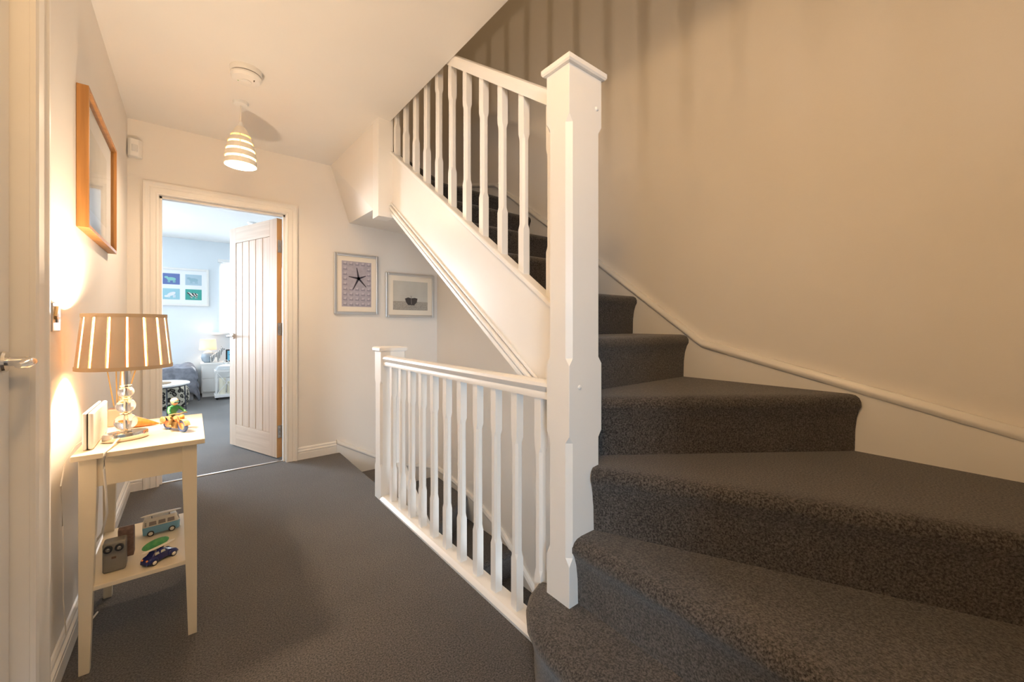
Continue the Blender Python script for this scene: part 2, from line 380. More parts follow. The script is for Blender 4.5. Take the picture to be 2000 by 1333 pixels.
# which face looks to the landing: local +y is left of the leaf direction -> west/south side
dpart('hinge_stile', MB().box(0.0, st, 0, T_, z0, Hd), 'oakdoor', bevel=0.001)
dpart('lock_stile', MB().box(W_ - st, W_, 0, T_, z0, Hd), 'oakdoor', bevel=0.001)
dpart('top_rail', MB().box(st, W_ - st, 0, T_, Hd - tr, Hd), 'oakh', bevel=0.001)
dpart('bottom_rail', MB().box(st, W_ - st, 0, T_, z0, br), 'oakh', bevel=0.001)
pw = (W_ - 2 * st) / 5
dpart('panel_core', MB().box(st, W_ - st, 0.012, T_ - 0.012, br, Hd - tr), 'groove')
for i in range(5):
    dpart('plank', MB().box(st + i * pw + 0.0035, st + (i + 1) * pw - 0.0035, 0.003, T_ - 0.003, br + 0.001, Hd - tr - 0.001), 'oakdoor', bevel=0.003)
dpart('edge_lipping', MB().box(-0.002, 0.0, 0.0, T_, z0, Hd), 'oakedge')
for hz in (0.22, 1.05, 1.72):
    h = dpart('hinge', MB().box(-0.004, -0.0015, 0.004, 0.034, hz - 0.05, hz + 0.05), 'steel')
    MBk = MB().cyl((-0.004, -0.004, hz - 0.05), (-0.004, -0.004, hz + 0.05), 0.006, n=12)
    obj('knuckle', MBk, 'steel', None, smooth=40).parent = h
    sc = MB()
    for k in (-0.032, 0, 0.032): sc.cyl((-0.0052, 0.019, hz + k), (-0.0035, 0.019, hz + k), 0.004, n=10)
    obj('screws', sc, 'chrome', None).parent = h
for sgn, yb in ((1, T_), (-1, 0.0)):
    hb = dpart('door_handle', MB().cyl((W_ - 0.055, yb, 0.985), (W_ - 0.055, yb + sgn * 0.009, 0.985), 0.026, n=24), 'chrome', smooth=40)
    MBl = MB().tube([(W_ - 0.055, yb, 0.985), (W_ - 0.055, yb + sgn * 0.045, 0.985), (W_ - 0.065, yb + sgn * 0.055, 0.985), (W_ - 0.11, yb + sgn * 0.056, 0.987), (W_ - 0.165, yb + sgn * 0.052, 0.984)], [0.009, 0.009, 0.010, 0.011, 0.007], 12)
    obj('lever', MBl, 'chrome', None, smooth=60).parent = hb

# ------------------------------------------------------------------ stairs
NOSE = [(-0.05, 0), (-0.016, 0), (0.004, -0.003), (0.018, -0.011), (0.026, -0.025), (0.026, -0.040), (0.017, -0.056), (0.008, -0.085), (0.002, -0.13)]
def step_mesh(front, back, zt, zb, side):
    """front: riser line in plan, side=+1: outward = left of travel, -1: right"""
    n = len(front); nor = []
    for i in range(n):
        a = Vector(front[max(i - 1, 0)]); b = Vector(front[i]); c = Vector(front[min(i + 1, n - 1)])
        def nn(u, v):
            d = (v - u).normalized(); return Vector((-d.y, d.x)) * side
        m = (nn(a, b) if i > 0 else nn(b, c)) + (nn(b, c) if i < n - 1 else nn(a, b))
        nor.append(m.normalized())
    prof = NOSE + [(0.0, -(zt - zb))]
    rings = [[(front[i][0] + nor[i].x * o, front[i][1] + nor[i].y * o, zt + z) for i in range(n)] for o, z in prof]
    rings = [[(min(x, XS + 0.003), min(max(y, SW + 0.001), YF - 0.016), z) for x, y, z in r] for r in rings]
    mb = MB(); mb.loops(rings, cap=False, closed=False)
    # tread
    top = rings[0] + [(p[0], p[1], zt) for p in back]
    mb.add(top, [tuple(range(len(top)))])
    for e in (0, n - 1):
        pr = [r[e] for r in rings]; pr.append((rings[0][e][0], rings[0][e][1], zb))
        mb.add(pr, [tuple(range(len(pr)))])
    # back faces down to zb
    bl = [rings[0][n - 1]] + [(p[0], p[1], zt) for p in back] + [rings[0][0]]
    for a, b in zip(bl[:-1], bl[1:]):
        mb.add([a, b, (b[0], b[1], zt - 0.02), (a[0], a[1], zt - 0.02)], [(0, 1, 2, 3)])
    return mb

up = thing('staircase', 'dark carpeted winding staircase rising to the upper floor', 'staircase', (1.4, 0.9, 0))
ups = []
f1 = [(0.935, 0.988), (0.885, 0.968), (0.84, 0.932), (0.80, 0.88), (0.775, 0.82), (0.762, 0.74), (0.758, 0.62), (0.758, SW)]
ups.append((f1, [(1.0, SW), (1.0, 0.95), (0.96, 0.97)], 1))
ups.append(([(0.945, 0.845), (0.945, SW)], [(1.49, SW), (1.06, 0.845)], 1))
ups.append(([(1.02, 0.846), (1.45, SW)], [(XS, SW), (XS, 0.42), (1.10, 0.98), (1.055, 0.90)], 1))
ups.append(([(1.058, 0.948), (XS, 0.349)], [(XS, 1.05), (1.058, 1.05)], 1))
for k in range(5, 11):
    y = 1.0 + 0.29 * (k - 5); yb = y + 0.34
    bkp = [(XS, yb), (1.058, yb)] if k < 10 else [(XS, 3.15), (1.045, 2.66)]
    ups.append(([(1.058, y), (XS, y)], bkp, 1))
ups.append(([(1.045, 2.62), (XS, 3.10)], [(XS, YF - 0.02), (1.49, YF - 0.02), (1.045, 2.70)], 1))
ups.append(([(1.045, 2.66), (1.45, YF - 0.02)], [(1.03, YF - 0.02), (1.03, 2.68)], 1))
for i, (fr, back, side) in enumerate(ups):
    zt = RZ * (i + 1); zb = zt - RZ
    # outward must face downhill; 'side' chosen so that travel left->right has outward on the right
    obj('step', step_mesh(fr, back, zt, zb, -side if i not in () else side), 'carpet', up, smooth=50)
obj('top_landing_edge', MB().box(1.019, 1.045, 2.66, YF - 0.02, UP - 0.2, UP), 'carpet', up)
# closed outer string with mouldings
def zs_top(y): return 1.1825 + 0.709 * (y - 1.1025)
def zs_bot(y): return 1.026 + 0.709 * (y - 1.4276)
y0, y1 = 0.944, 2.546
obj('stringer', MB().prism([(y0, zs_bot(y0)), (y1, zs_bot(y1)), (y1, zs_top(y1)), (y0, zs_top(y0))], 'x', 1.030, 1.060), 'gloss', up, bevel=0.002)
def slope_strip(x0, x1, f, o0, o1): return MB().prism([(y0, f(y0) + o0), (y1, f(y1) + o0), (y1, f(y1) + o1), (y0, f(y0) + o1)], 'x', x0, x1)
obj('stringer_capping', slope_strip(1.018, 1.072, zs_top, 0.0, 0.024), 'gloss', up, bevel=0.005, seg=3)
obj('stringer_moulding', slope_strip(1.016, 1.031, zs_bot, -0.004, 0.022), 'gloss', up, bevel=0.004, seg=3)
obj('stringer_moulding', slope_strip(1.010, 1.031, zs_bot, 0.030, 0.052), 'gloss', up, bevel=0.006, seg=3)
obj('stringer_moulding', slope_strip(1.020, 1.031, zs_bot, 0.058, 0.074), 'gloss', up, bevel=0.004, seg=3)
# soffit under the flight
obj('soffit', MB().hexa([(1.06, y0, zs_bot(y0) + 0.0), (XE, y0, zs_bot(y0)), (XE, 2.46, zs_bot(2.46)), (1.06, 2.46, zs_bot(2.46))],
                        [(1.06, y0, zs_bot(y0) + 0.012), (XE, y0, zs_bot(y0) + 0.012), (XE, 2.46, zs_bot(2.46) + 0.012), (1.06, 2.46, zs_bot(2.46) + 0.012)]), 'wall', up)
# wall stringer with rounded capping
def wall_string(top, depth, parent, x0=XS, x1=XE, nm='wall_stringer', bottom=None):
    o = obj(nm, MB().prism(list(top) + list(reversed(bottom or [(p[0], p[1] - depth) for p in top])), 'x', x0, x1), 'gloss', parent)
    mb = MB(); rings = []
    prof = [(0.0, -0.012), (-0.006, -0.010), (-0.012, 0.0), (-0.012, 0.008), (-0.007, 0.016), (-0.004, 0.026), (0.02, 0.026), (0.02, -0.012)]
    for y, z in top: rings.append([(x0 + a, y, z - 0.012 + b) for a, b in prof])
    mb.loops(rings); obj('stringer_moulding', mb, 'gloss', parent, smooth=40)
    return o
wall_string([(SW, 0.757), (0.909, 0.998), (1.522, 1.452), (2.56, 2.205), (YF - 0.01, 2.47)], 0.46, up,
            bottom=[(SW, 0.297), (0.909, 0.69), (1.522, 1.105), (2.46, 1.772), (2.56, 1.90), (YF - 0.01, 1.95)])

# descending flight
dn = thing('staircase', 'dark carpeted staircase descending behind the white landing railing', 'staircase', (1.4, 3.0, -2.69))
dns = [([(1.02, 2.505), (1.45, YF - 0.02)], [(0.967, YF - 0.02), (0.967, 2.48)]),
       ([(1.058, 2.415), (XS, 3.0)], [(XS, YF - 0.02), (1.40, YF - 0.02), (1.0, 2.50)])]
for k in range(4, 13):
    y = 2.36 - 0.29 * (k - 4)
    dns.append(([(1.058, y), (XS, y)], [(XS, 3.05), (1.058, 2.46)] if k == 4 else [(XS, y + 0.34), (1.058, y + 0.34)]))
for i, (fr, back) in enumerate(dns):
    zt = -RZ * (i + 1)
    obj('step', step_mesh(fr, back, zt, zt - RZ, -1), 'carpet', dn, smooth=50)
obj('landing_nosing', MB().tube([(0.972, 2.515, -0.018), (0.972, YF - 0.002, -0.018)], 0.018, 12), 'carpet', dn, smooth=60)
obj('stringer', MB().prism([(2.41, 0.215), (0.2, 0.215 - 0.72 * 2.21), (0.2, -0.18 - 0.72 * 2.21), (2.41, -0.18)], 'x', 1.005, 1.058), 'gloss', dn, bevel=0.003)
obj('landing_apron', MB().box(0.966, 0.985, 0.95, 2.41, -0.26, 0.0), 'gloss', dn)
wall_string([(0.3, -2.09), (2.30, -0.660), (2.496, -0.533), (2.80, -0.430), (3.20, -0.360), (YF, -0.325)], 0.5, dn)
# far wall stringer
fw = [(0.957, 0.098), (1.30, -0.10), (1.60, -0.24), (XE, -0.33)]
obj('wall_stringer', MB().prism(fw + [(p[0], p[1] - 0.5 if i else -0.22) for i, p in reversed(list(enumerate(fw)))], 'y', YF - 0.018, YF), 'gloss', dn)
mbx = MB(); mbx.loops([[(x, YF - 0.018 + a, z - 0.012 + b) for a, b in [(0.0, -0.012), (-0.006, -0.010), (-0.012, 0.0), (-0.012, 0.008), (-0.007, 0.016), (-0.004, 0.026), (0.018, 0.026), (0.018, -0.012)]] for x, z in fw])
obj('stringer_moulding', mbx, 'gloss', dn, smooth=40)

# ------------------------------------------------------------------ newels, rails and balusters
def chamfer_post(x0, x1, y0, y1, z0, z1, zones, c, e=0.0008, run=0.022):
    """square post with stopped chamfers between zones [(za, zb)]"""
    lv = [(z0, e)]
    for za, zb in zones: lv += [(za, e), (za + run, c), (zb - run, c), (zb, e)]
    lv.append((z1, e)); rings = []
    for z, k in lv:
        rings.append([(x0 + k, y0, z), (x1 - k, y0, z), (x1, y0 + k, z), (x1, y1 - k, z), (x1 - k, y1, z), (x0 + k, y1, z), (x0, y1 - k, z), (x0, y0 + k, z)])
    return MB().loops(rings)
def cap_mesh(x0, x1, y0, y1, z, o=0.013):
    mb = MB(); cx, cy = (x0 + x1) / 2, (y0 + y1) / 2
    def rg(k, zz): return [(x0 - k, y0 - k, zz), (x1 + k, y0 - k, zz), (x1 + k, y1 + k, zz), (x0 - k, y1 + k, zz)]
    return mb.loops([rg(0.002, z - 0.008), rg(o - 0.004, z - 0.006), rg(o, z), rg(o, z + 0.014), rg(o - 0.006, z + 0.020), rg(-0.02, z + 0.023)])
def newel(label, x0, x1, y0, y1, z0, z1, zones, c, cap=True, plugs=()):
    t = thing('newel_post', label, 'newel post', ((x0 + x1) / 2, (y0 + y1) / 2, z0))
    obj('post', chamfer_post(x0, x1, y0, y1, z0, z1, zones, c), 'gloss', t)
    if cap: obj('cap', cap_mesh(x0, x1, y0, y1, z1), 'gloss', t)
    for px, pz in plugs:
        mb = MB().ell((px, y0, pz), 0.0075, 0.005, 0.0075, 14, 8); obj('plug', mb, 'gloss', t, smooth=60)
    return t
newel('tall thick white newel post where the stairs begin', 0.905, 1.060, 0.844, 0.944, 0.0, 1.898, [(0.335, 0.735), (0.955, 1.735)], 0.016, True, ((1.035, 1.79), (0.952, 0.885)))
newel('short white newel post at the far end of the landing railing', 0.905, 1.060, 2.41, 2.51, -0.30, 0.925, [(0.20, 0.74)], 0.013)
newel('white drop newel post hanging from the ceiling at the top of the stairs', 0.940, 1.0385, 2.5437, 2.647, 1.79, H + 0.02, [], 0.001, False)

RAILP = [(-0.022, -0.030), (0.022, -0.030), (0.024, -0.014), (0.020, -0.006), (0.027, 0.004), (0.031, 0.014), (0.028, 0.025), (0.016, 0.031), (0.0, 0.033), (-0.016, 0.031), (-0.028, 0.025), (-0.031, 0.014), (-0.027, 0.004), (-0.020, -0.006), (-0.024, -0.014)]
gr = thing('landing_railing', 'white balustrade with eleven square balusters guarding the landing edge', 'railing', (0.944, 1.68, 0))
xr = 0.944
obj('handrail', MB().loops([[(xr + a, y, 0.862 + b) for a, b in RAILP] for y in (0.944, 2.41)]), 'gloss', gr, smooth=35)
obj('base_rail', MB().loops([[(xr + a, y, b) for a, b in [(-0.042, 0.0), (-0.044, 0.012), (-0.036, 0.024), (-0.030, 0.030), (0.034, 0.030), (0.036, 0.0)]] for y in (0.944, 2.41)]), 'gloss', gr)
bal = chamfer_post(-0.0165, 0.0165, -0.0165, 0.0165, 0.0, 0.81, [(0.19, 0.64)], 0.0085)
b0 = None
for k in range(11):
    yk = 1.013 + 0.1297 * k
    if b0 is None:
        b0 = obj('baluster', bal, 'gloss', None); b = b0
    else:
        b = b0.copy(); COL.objects.link(b)
    b.parent = gr; b.location = (0, yk - 1.68, 0.026)
ur = thing('stair_railing', 'white sloping balustrade above the stair string', 'railing', (1.054, 1.75, zs_top(1.75)))
xu = 1.054
def zh(y): return 1.981 + 0.715 * (y - 1.0947) - 0.032
UPR = [(-0.024, -0.034), (0.024, -0.034), (0.026, -0.018), (0.030, -0.004), (0.032, 0.010), (0.028, 0.023), (0.016, 0.031), (0.0, 0.034), (-0.016, 0.031), (-0.028, 0.023), (-0.032, 0.010), (-0.030, -0.004), (-0.026, -0.018)]
obj('handrail', MB().loops([[(xu + a, y, zh(y) + b) for a, b in UPR] for y in (0.944, 2.56)]), 'gloss', ur, smooth=40)
for k in range(11):
    yk = 1.09 + 0.1425 * k - (0.02 if k == 0 else 0)
    if yk > 2.52: break
    zb = zs_top(yk) + 0.004; zt = zh(yk) - 0.02
    # ends cut to the pitch
    mb = chamfer_post(xu - 0.0165, xu + 0.0165, yk - 0.0165, yk + 0.0165, zb, zt, [(zb + 0.19, zt - 0.17)], 0.0085)
    obj('baluster', mb, 'gloss', ur)

# ------------------------------------------------------------------ side table
tb = thing('side_table', 'narrow cream side table with tapered legs and low shelf against the wall', 'table', (-0.124, 2.02, 0))
tx0, tx1, ty0, ty1, tz = -0.285, 0.037, 1.765, 2.277, 0.683
obj('tabletop', MB().box(tx0, tx1, ty0, ty1, tz - 0.017, tz), 'cream', tb, bevel=0.002)
lx0, lx1, ly0, ly1 = tx0 + 0.014, tx1 - 0.022, ty0 + 0.02, ty1 - 0.02
lw, lf = 0.040, 0.024
for sx in (0, 1):
    for sy in (0, 1):
        X0, X1 = (lx0, lx0 + lw) if sx == 0 else (lx1 - lw, lx1)
        Y0, Y1 = (ly0, ly0 + lw) if sy == 0 else (ly1 - lw, ly1)
        fx0, fx1 = (X0, X0 + lf) if sx == 0 else (X1 - lf, X1)
        fy0, fy1 = (Y0, Y0 + lf) if sy == 0 else (Y1 - lf, Y1)
        q = lambda a, b, c, d, z: [(a, c, z), (b, c, z), (b, d, z), (a, d, z)]
        obj('leg', MB().loops([q(fx0, fx1, fy0, fy1, 0.0), q(X0, X1, Y0, Y1, 0.55), q(X0, X1, Y0, Y1, tz - 0.017)]), 'cream', tb, bevel=0.0015)
obj('apron', MB().box(lx0 + lw, lx1 - lw, ly0 + 0.008, ly0 + 0.024, 0.573, tz - 0.017), 'cream', tb)
obj('apron', MB().box(lx0 + lw, lx1 - lw, ly1 - 0.024, ly1 - 0.008, 0.573, tz - 0.017), 'cream', tb)
obj('apron', MB().box(lx0 + 0.008, lx0 + 0.024, ly0 + lw, ly1 - lw, 0.573, tz - 0.017), 'cream', tb)
obj('apron', MB().box(lx1 - 0.024, lx1 - 0.008, ly0 + lw, ly1 - lw, 0.573, tz - 0.017), 'cream', tb)
SZ = 0.262
obj('shelf', MB().box(lx0 + 0.006, lx1 - 0.006, ly0 + 0.006, ly1 - 0.006, SZ - 0.014, SZ), 'cream', tb, bevel=0.0015)

# ------------------------------------------------------------------ table lamp
lx, ly = -0.178, 1.925
lp = thing('table_lamp', 'crystal ball table lamp with pleated taupe shade on the side table', 'lamp', (lx, ly, tz))
rot = Matrix.Rotation(R_(20), 3, 'Z')
bs = MB(); m0 = MB().lathe([(0.0, 0.0), (0.058, 0.0), (0.060, 0.003), (0.060, 0.022), (0.057, 0.026), (0.0, 0.027)], (0, 0, 0), 40, 1.0, 0.62)
bs.add([tuple(rot @ Vector(p) + Vector((lx, ly, tz + 0.001))) for p in m0.v], m0.f)
obj('base', bs, 'chrome', lp, smooth=40)
zc = tz + 0.028
for rr, sq in ((0.031, 0.9), (0.0265, 0.92), (0.022, 0.9)):
    obj('collar', MB().lathe([(0.008, 0.0), (0.015, 0.0), (0.017, 0.003), (0.015, 0.006), (0.008, 0.006)], (lx, ly, zc), 24), 'chrome', lp, smooth=40)
    zc += 0.005
    obj('crystal_ball', MB().ell((lx, ly, zc + rr * sq), rr, rr, rr * sq, 32, 18), 'glass', lp, smooth=180)
    zc += 2 * rr * sq - 0.001
obj('stem', MB().cyl((lx, ly, tz + 0.026), (lx, ly, zc + 0.005), 0.0045, n=12), 'chrome', lp, smooth=40)
obj('neck', MB().lathe([(0.015, 0), (0.016, 0.004), (0.012, 0.007), (0.012, 0.055), (0.016, 0.056), (0.016, 0.075), (0.0, 0.076)], (lx, ly, zc), 24), 'chrome', lp, smooth=40)
obj('bulb', MB().lathe([(0.0, 0.0), (0.010, 0.0), (0.012, 0.02), (0.022, 0.045), (0.024, 0.058), (0.018, 0.075), (0.0, 0.082)], (lx, ly, zc + 0.076), 20),
    mat('warm_bulb', (1, 0.9, 0.7), 0.4, emit=(1.0, 0.72, 0.40), estr=25), lp, smooth=60)
sb, stp, rb_, rt_ = 0.934, 1.116, 0.121, 0.1055
obj('lining', MB().loops([[(lx + r * math.cos(a), ly + r * math.sin(a), z) for a in [2 * math.pi * i / 64 for i in range(64)]] for r, z in ((rb_ - 0.0015, sb), (rt_ - 0.0015, stp))], cap=False), 'lining', lp, smooth=60)
NP = 16
def shade_strip(i, f0, f1, bul, off):
    a0 = 2 * math.pi * (i + f0) / NP + 0.12; a1 = 2 * math.pi * (i + f1) / NP + 0.12; rg = []; K = 6
    for z, r in ((sb + 0.004, rb_), (stp - 0.004, rt_)):
        rg.append([(lx + (r + off + bul * math.sin(math.pi * k / K)) * math.cos(a0 + (a1 - a0) * k / K), ly + (r + off + bul * math.sin(math.pi * k / K)) * math.sin(a0 + (a1 - a0) * k / K), z) for k in range(K + 1)])
    return MB().loops(rg, cap=False, closed=False)
for i in range(NP):
    pt_ = obj('pleat', shade_strip(i, 0.11, 0.89, 0.0025, 0.0008), 'taupe', lp, smooth=60)
    for f0, f1 in ((0.06, 0.11), (0.89, 0.94)):
        o = obj('fold', shade_strip(i, f0, f1, 0.0, 0.0003), 'fold', None, smooth=60); o.data.transform(Matrix.Translation(-Vector(lp.location))); o.parent = pt_
def ring(r, z0_, z1_, th, n=64):
    return MB().loops([[(lx + q * math.cos(2 * math.pi * i / n), ly + q * math.sin(2 * math.pi * i / n), z) for i in range(n)] for q, z in ((r - th, z0_), (r + th, z0_), (r + th, z1_), (r - th, z1_), (r - th, z0_))], cap=False)
obj('rim', ring(rb_ + 0.001, sb - 0.003, sb + 0.009, 0.003), 'trim', lp, smooth=40)
obj('rim', ring(rt_ + 0.001, stp - 0.009, stp + 0.003, 0.003), 'trim', lp, smooth=40)
sp = MB()
for a in (0.3, 0.3 + 2.094, 0.3 + 4.188): sp.cyl((lx, ly, stp - 0.012), (lx + rt_ * math.cos(a), ly + rt_ * math.sin(a), stp - 0.004), 0.0015, n=6)
obj('shade_carrier', sp, 'steel', lp)
lb = point('lamp_bulb_light', (lx, ly, 1.062), 30, WARM, 0.028)
obj('power_cord', MB().tube([(lx - 0.012, ly - 0.034, tz + 0.012), (lx - 0.015, ly - 0.060, tz + 0.014), (lx - 0.022, ly - 0.10, tz + 0.006), (lx - 0.030, 1.772, tz + 0.0035), (lx - 0.032, 1.763, tz + 0.001), (lx - 0.033, 1.7605, tz - 0.010), (lx - 0.034, 1.760, tz - 0.05), (lx - 0.030, 1.762, 0.56), (lx - 0.032, 1.80, 0.48), (lx - 0.05, 1.86, 0.40), (lx - 0.085, 1.93, 0.33), (-0.283, 1.98, 0.28), (-0.290, 2.02, 0.18), (-0.290, 2.05, 0.05), (-0.286, 2.09, 0.0035), (-0.275, 2.14, 0.0032)], 0.0032, 8), 'cord', lp, smooth=60)

# things on the table top
rt = thing('router', 'slim white wireless router standing on edge beside the lamp', 'router', (-0.256, 1.96, tz))
def rbox(x0, x1): return MB().box(x0, x1, 1.826, 2.10, tz + 0.001, tz + 0.119)
obj('shell', rbox(-0.2690, -0.2590), 'white', rt, bevel=0.006, seg=4)
obj('shell', rbox(-0.2565, -0.2435), 'white', rt, bevel=0.006, seg=4)
obj('seam', MB().box(-0.2590, -0.2565, 1.829, 2.097, tz + 0.003, tz + 0.116), 'black', rt)
obj('logo', MB().cyl((-0.2436, 1.95, tz + 0.075), (-0.2431, 1.95, tz + 0.075), 0.006, n=16), mat('pale_grey_print', (0.55, 0.54, 0.53), 0.5), rt)
obj('power_cord', MB().tube([(-0.268, 1.85, 0.715), (-0.285, 1.845, 0.70), (-0.300, 1.80, 0.665), (-0.304, 1.77, 0.60), (-0.300, 1.77, 0.48), (-0.302, 1.79, 0.40), (-0.304, 1.80, 0.25), (-0.303, 1.83, 0.12)], 0.0016, 6), 'cord', rt, smooth=60)

df = thing('reed_diffuser', 'brown cube reed diffuser with pale sticks behind the table lamp', 'diffuser', (-0.228, 2.215, tz))
obj('jar', MB().box(-0.256, -0.200, 2.187, 2.243, tz + 0.001, tz + 0.068), 'brown', df, bevel=0.004)
obj('collar', MB().cyl((-0.228, 2.215, tz + 0.068), (-0.228, 2.215, tz + 0.078), 0.012, n=16), 'steel', df, smooth=40)
for i, (dx, dy) in enumerate(((-0.035, 0.0), (-0.008, 0.02), (0.012, -0.02), (0.045, 0.01), (0.06, 0.02))):
    obj('reed', MB().cyl((-0.228 + dx * 0.1, 2.215 + dy * 0.1, tz + 0.02), (-0.228 + dx, 2.215 + dy, tz + 0.26), 0.002, n=6), 'reed', df)

cn = obj('wooden_cone', MB().lathe([(0.0, 0.0), (0.016, 0.001), (0.024, 0.006), (0.027, 0.016), (0.0255, 0.03), (0.018, 0.065), (0.009, 0.10), (0.0, 0.126)], (0, 0, 0), 28), 'orange', None, smooth=60)
cn.rotation_euler = (0, R_(90 + 12), R_(-6)); cn.location = (-0.218, 2.132, tz + 0.0311)
tag(cn, 'polished orange wooden cone lying on its side behind the lamp', 'ornament')

# tin motorcycle toy (local: x forward)
hdg = math.atan2(1.911 - 2.023, -0.018 + 0.075)
mc = thing('toy_motorcycle', 'painted tin toy motorcycle with green jacketed rider on the side table', 'toy', (-0.047, 1.967, tz), hdg)
mc.scale = (1.22, 1.1, 1.02)
TIN = mat('orange_cream_tin', (0.80, 0.50, 0.26), 0.3, spec=0.6, color2=(0.62, 0.16, 0.05), vscale=70)
TINB = mat('brown_tin', (0.22, 0.15, 0.08), 0.35, color2=(0.40, 0.30, 0.12), vscale=90)
GRN = mat('green_tin', (0.03, 0.22, 0.09), 0.3); BLU = mat('blue_tin', (0.03, 0.09, 0.30), 0.3)
YEL = mat('yellow_tin', (0.72, 0.48, 0.10), 0.3); SKIN = mat('flesh_tin', (0.80, 0.45, 0.28), 0.35)
def torus(c, Rr, r, n=24, m=8):
    return MB().loops([[(c[0] + (Rr + r * math.cos(b)) * math.cos(a), c[1] + r * math.sin(b), c[2] + (Rr + r * math.cos(b)) * math.sin(a)) for b in [2 * math.pi * j / m for j in range(m)]] for a in [2 * math.pi * i / n for i in range(n + 1)]], cap=False)
for wx in (0.040, -0.040):
    wl = obj('wheel', torus((wx, 0, 0.022), 0.017, 0.006), BLU, mc, smooth=60)
    hb = MB().cyl((wx, -0.004, 0.022), (wx, 0.004, 0.022), 0.013, n=20)
    obj('hub', hb, TIN, None).parent = wl
obj('front_mudguard', MB().loops([[(0.040 + q * math.cos(a), yy, 0.022 + q * math.sin(a)) for q, yy in ((0.0245, -0.008), (0.0265, -0.008), (0.0265, 0.008), (0.0245, 0.008))] for a in [R_(10 + 16 * i) for i in range(10)]]), TIN, mc, smooth=40)
obj('rear_mudguard', MB().loops([[(-0.040 + q * math.cos(a), yy, 0.022 + q * math.sin(a)) for q, yy in ((0.0245, -0.010), (0.027, -0.010), (0.027, 0.010), (0.0245, 0.010))] for a in [R_(20 + 19 * i) for i in range(10)]]), TINB, mc, smooth=40)
obj('engine', MB().box(-0.022, 0.020, -0.010, 0.010, 0.012, 0.036).cyl((-0.002, -0.012, 0.026), (-0.002, 0.012, 0.026), 0.012, n=16), TINB, mc, bevel=0.002)
obj('exhaust', MB().tube([(0.012, 0.012, 0.014), (-0.015, 0.013, 0.010), (-0.055, 0.013, 0.012)], [0.003, 0.003, 0.0045], 8), TINB, mc, smooth=60)
obj('fuel_tank', MB().ell((0.012, 0, 0.046), 0.022, 0.011, 0.011), TIN, mc, smooth=60)
obj('fork', MB().tube([(0.040, 0.009, 0.022), (0.024, 0.009, 0.060)], 0.0025, 6).tube([(0.040, -0.009, 0.022), (0.024, -0.009, 0.060)], 0.0025, 6), TIN, mc, smooth=60)
obj('headlamp', MB().ell((0.034, 0, 0.056), 0.008, 0.007, 0.007), YEL, mc, smooth=60)
obj('handlebar', MB().tube([(0.014, 0.026, 0.064), (0.022, 0.015, 0.067), (0.024, 0, 0.065), (0.022, -0.015, 0.067), (0.014, -0.026, 0.064)], 0.0022, 8), TINB, mc, smooth=60)
obj('seat', MB().ell((-0.022, 0, 0.045), 0.017, 0.010, 0.006), TINB, mc, smooth=60)
obj('side_case', MB().ell((-0.045, 0.013, 0.036), 0.014, 0.006, 0.014), TIN, mc, smooth=60)
obj('side_case', MB().ell((-0.045, -0.013, 0.036), 0.014, 0.006, 0.014), TIN, mc, smooth=60)
def skin(name, pts, edges, rad, material, parent):
    me = bpy.data.meshes.new(name); me.from_pydata(pts, edges, []); me.materials.append(material)
    o = bpy.data.objects.new(name, me); COL.objects.link(o); o.parent = parent
    md = o.modifiers.new('skin', 'SKIN'); md.use_smooth_shade = True
    for i, r in enumerate(rad): me.skin_vertices[0].data[i].radius = (r, r)
    me.skin_vertices[0].data[0].use_root = True
    s = o.modifiers.new('sub', 'SUBSURF'); s.levels = 1; s.render_levels = 2
    return o
rp = [(-0.020, 0, 0.052), (-0.016, 0, 0.068), (-0.010, 0, 0.086), (-0.007, 0, 0.095), (-0.008, 0.013, 0.086), (0.002, 0.021, 0.073), (0.015, 0.023, 0.067), (-0.008, -0.013, 0.086), (0.002, -0.021, 0.073), (0.015, -0.023, 0.067)]
rd = skin('rider_jacket', rp, [(0, 1), (1, 2), (2, 3), (2, 4), (4, 5), (5, 6), (2, 7), (7, 8), (8, 9)], [0.010, 0.0105, 0.010, 0.005, 0.006, 0.005, 0.004, 0.006, 0.005, 0.004], GRN, mc)
lg = [(-0.020, 0, 0.050), (-0.016, 0.010, 0.047), (0.006, 0.015, 0.042), (-0.002, 0.016, 0.024), (0.008, 0.016, 0.018), (-0.016, -0.010, 0.047), (0.006, -0.015, 0.042), (-0.002, -0.016, 0.024), (0.008, -0.016, 0.018)]
skin('rider_trousers', lg, [(0, 1), (1, 2), (2, 3), (3, 4), (0, 5), (5, 6), (6, 7), (7, 8)], [0.009, 0.007, 0.006, 0.005, 0.004, 0.007, 0.006, 0.005, 0.004], TINB, mc)
hdm = obj('rider_head', MB().ell((-0.004, 0, 0.1055), 0.0105, 0.0095, 0.0125), SKIN, mc, smooth=60)
obj('helmet', MB().ell((-0.006, 0, 0.110), 0.0118, 0.0108, 0.0105), mat('cream_tin', (0.82, 0.60, 0.38), 0.3), None, smooth=60).parent = hdm
obj('goggles', MB().box(0.0035, 0.0085, -0.0075, 0.0075, 0.1045, 0.1085), mat('teal_tin', (0.03, 0.16, 0.18), 0.3), None, bevel=0.001).parent = hdm

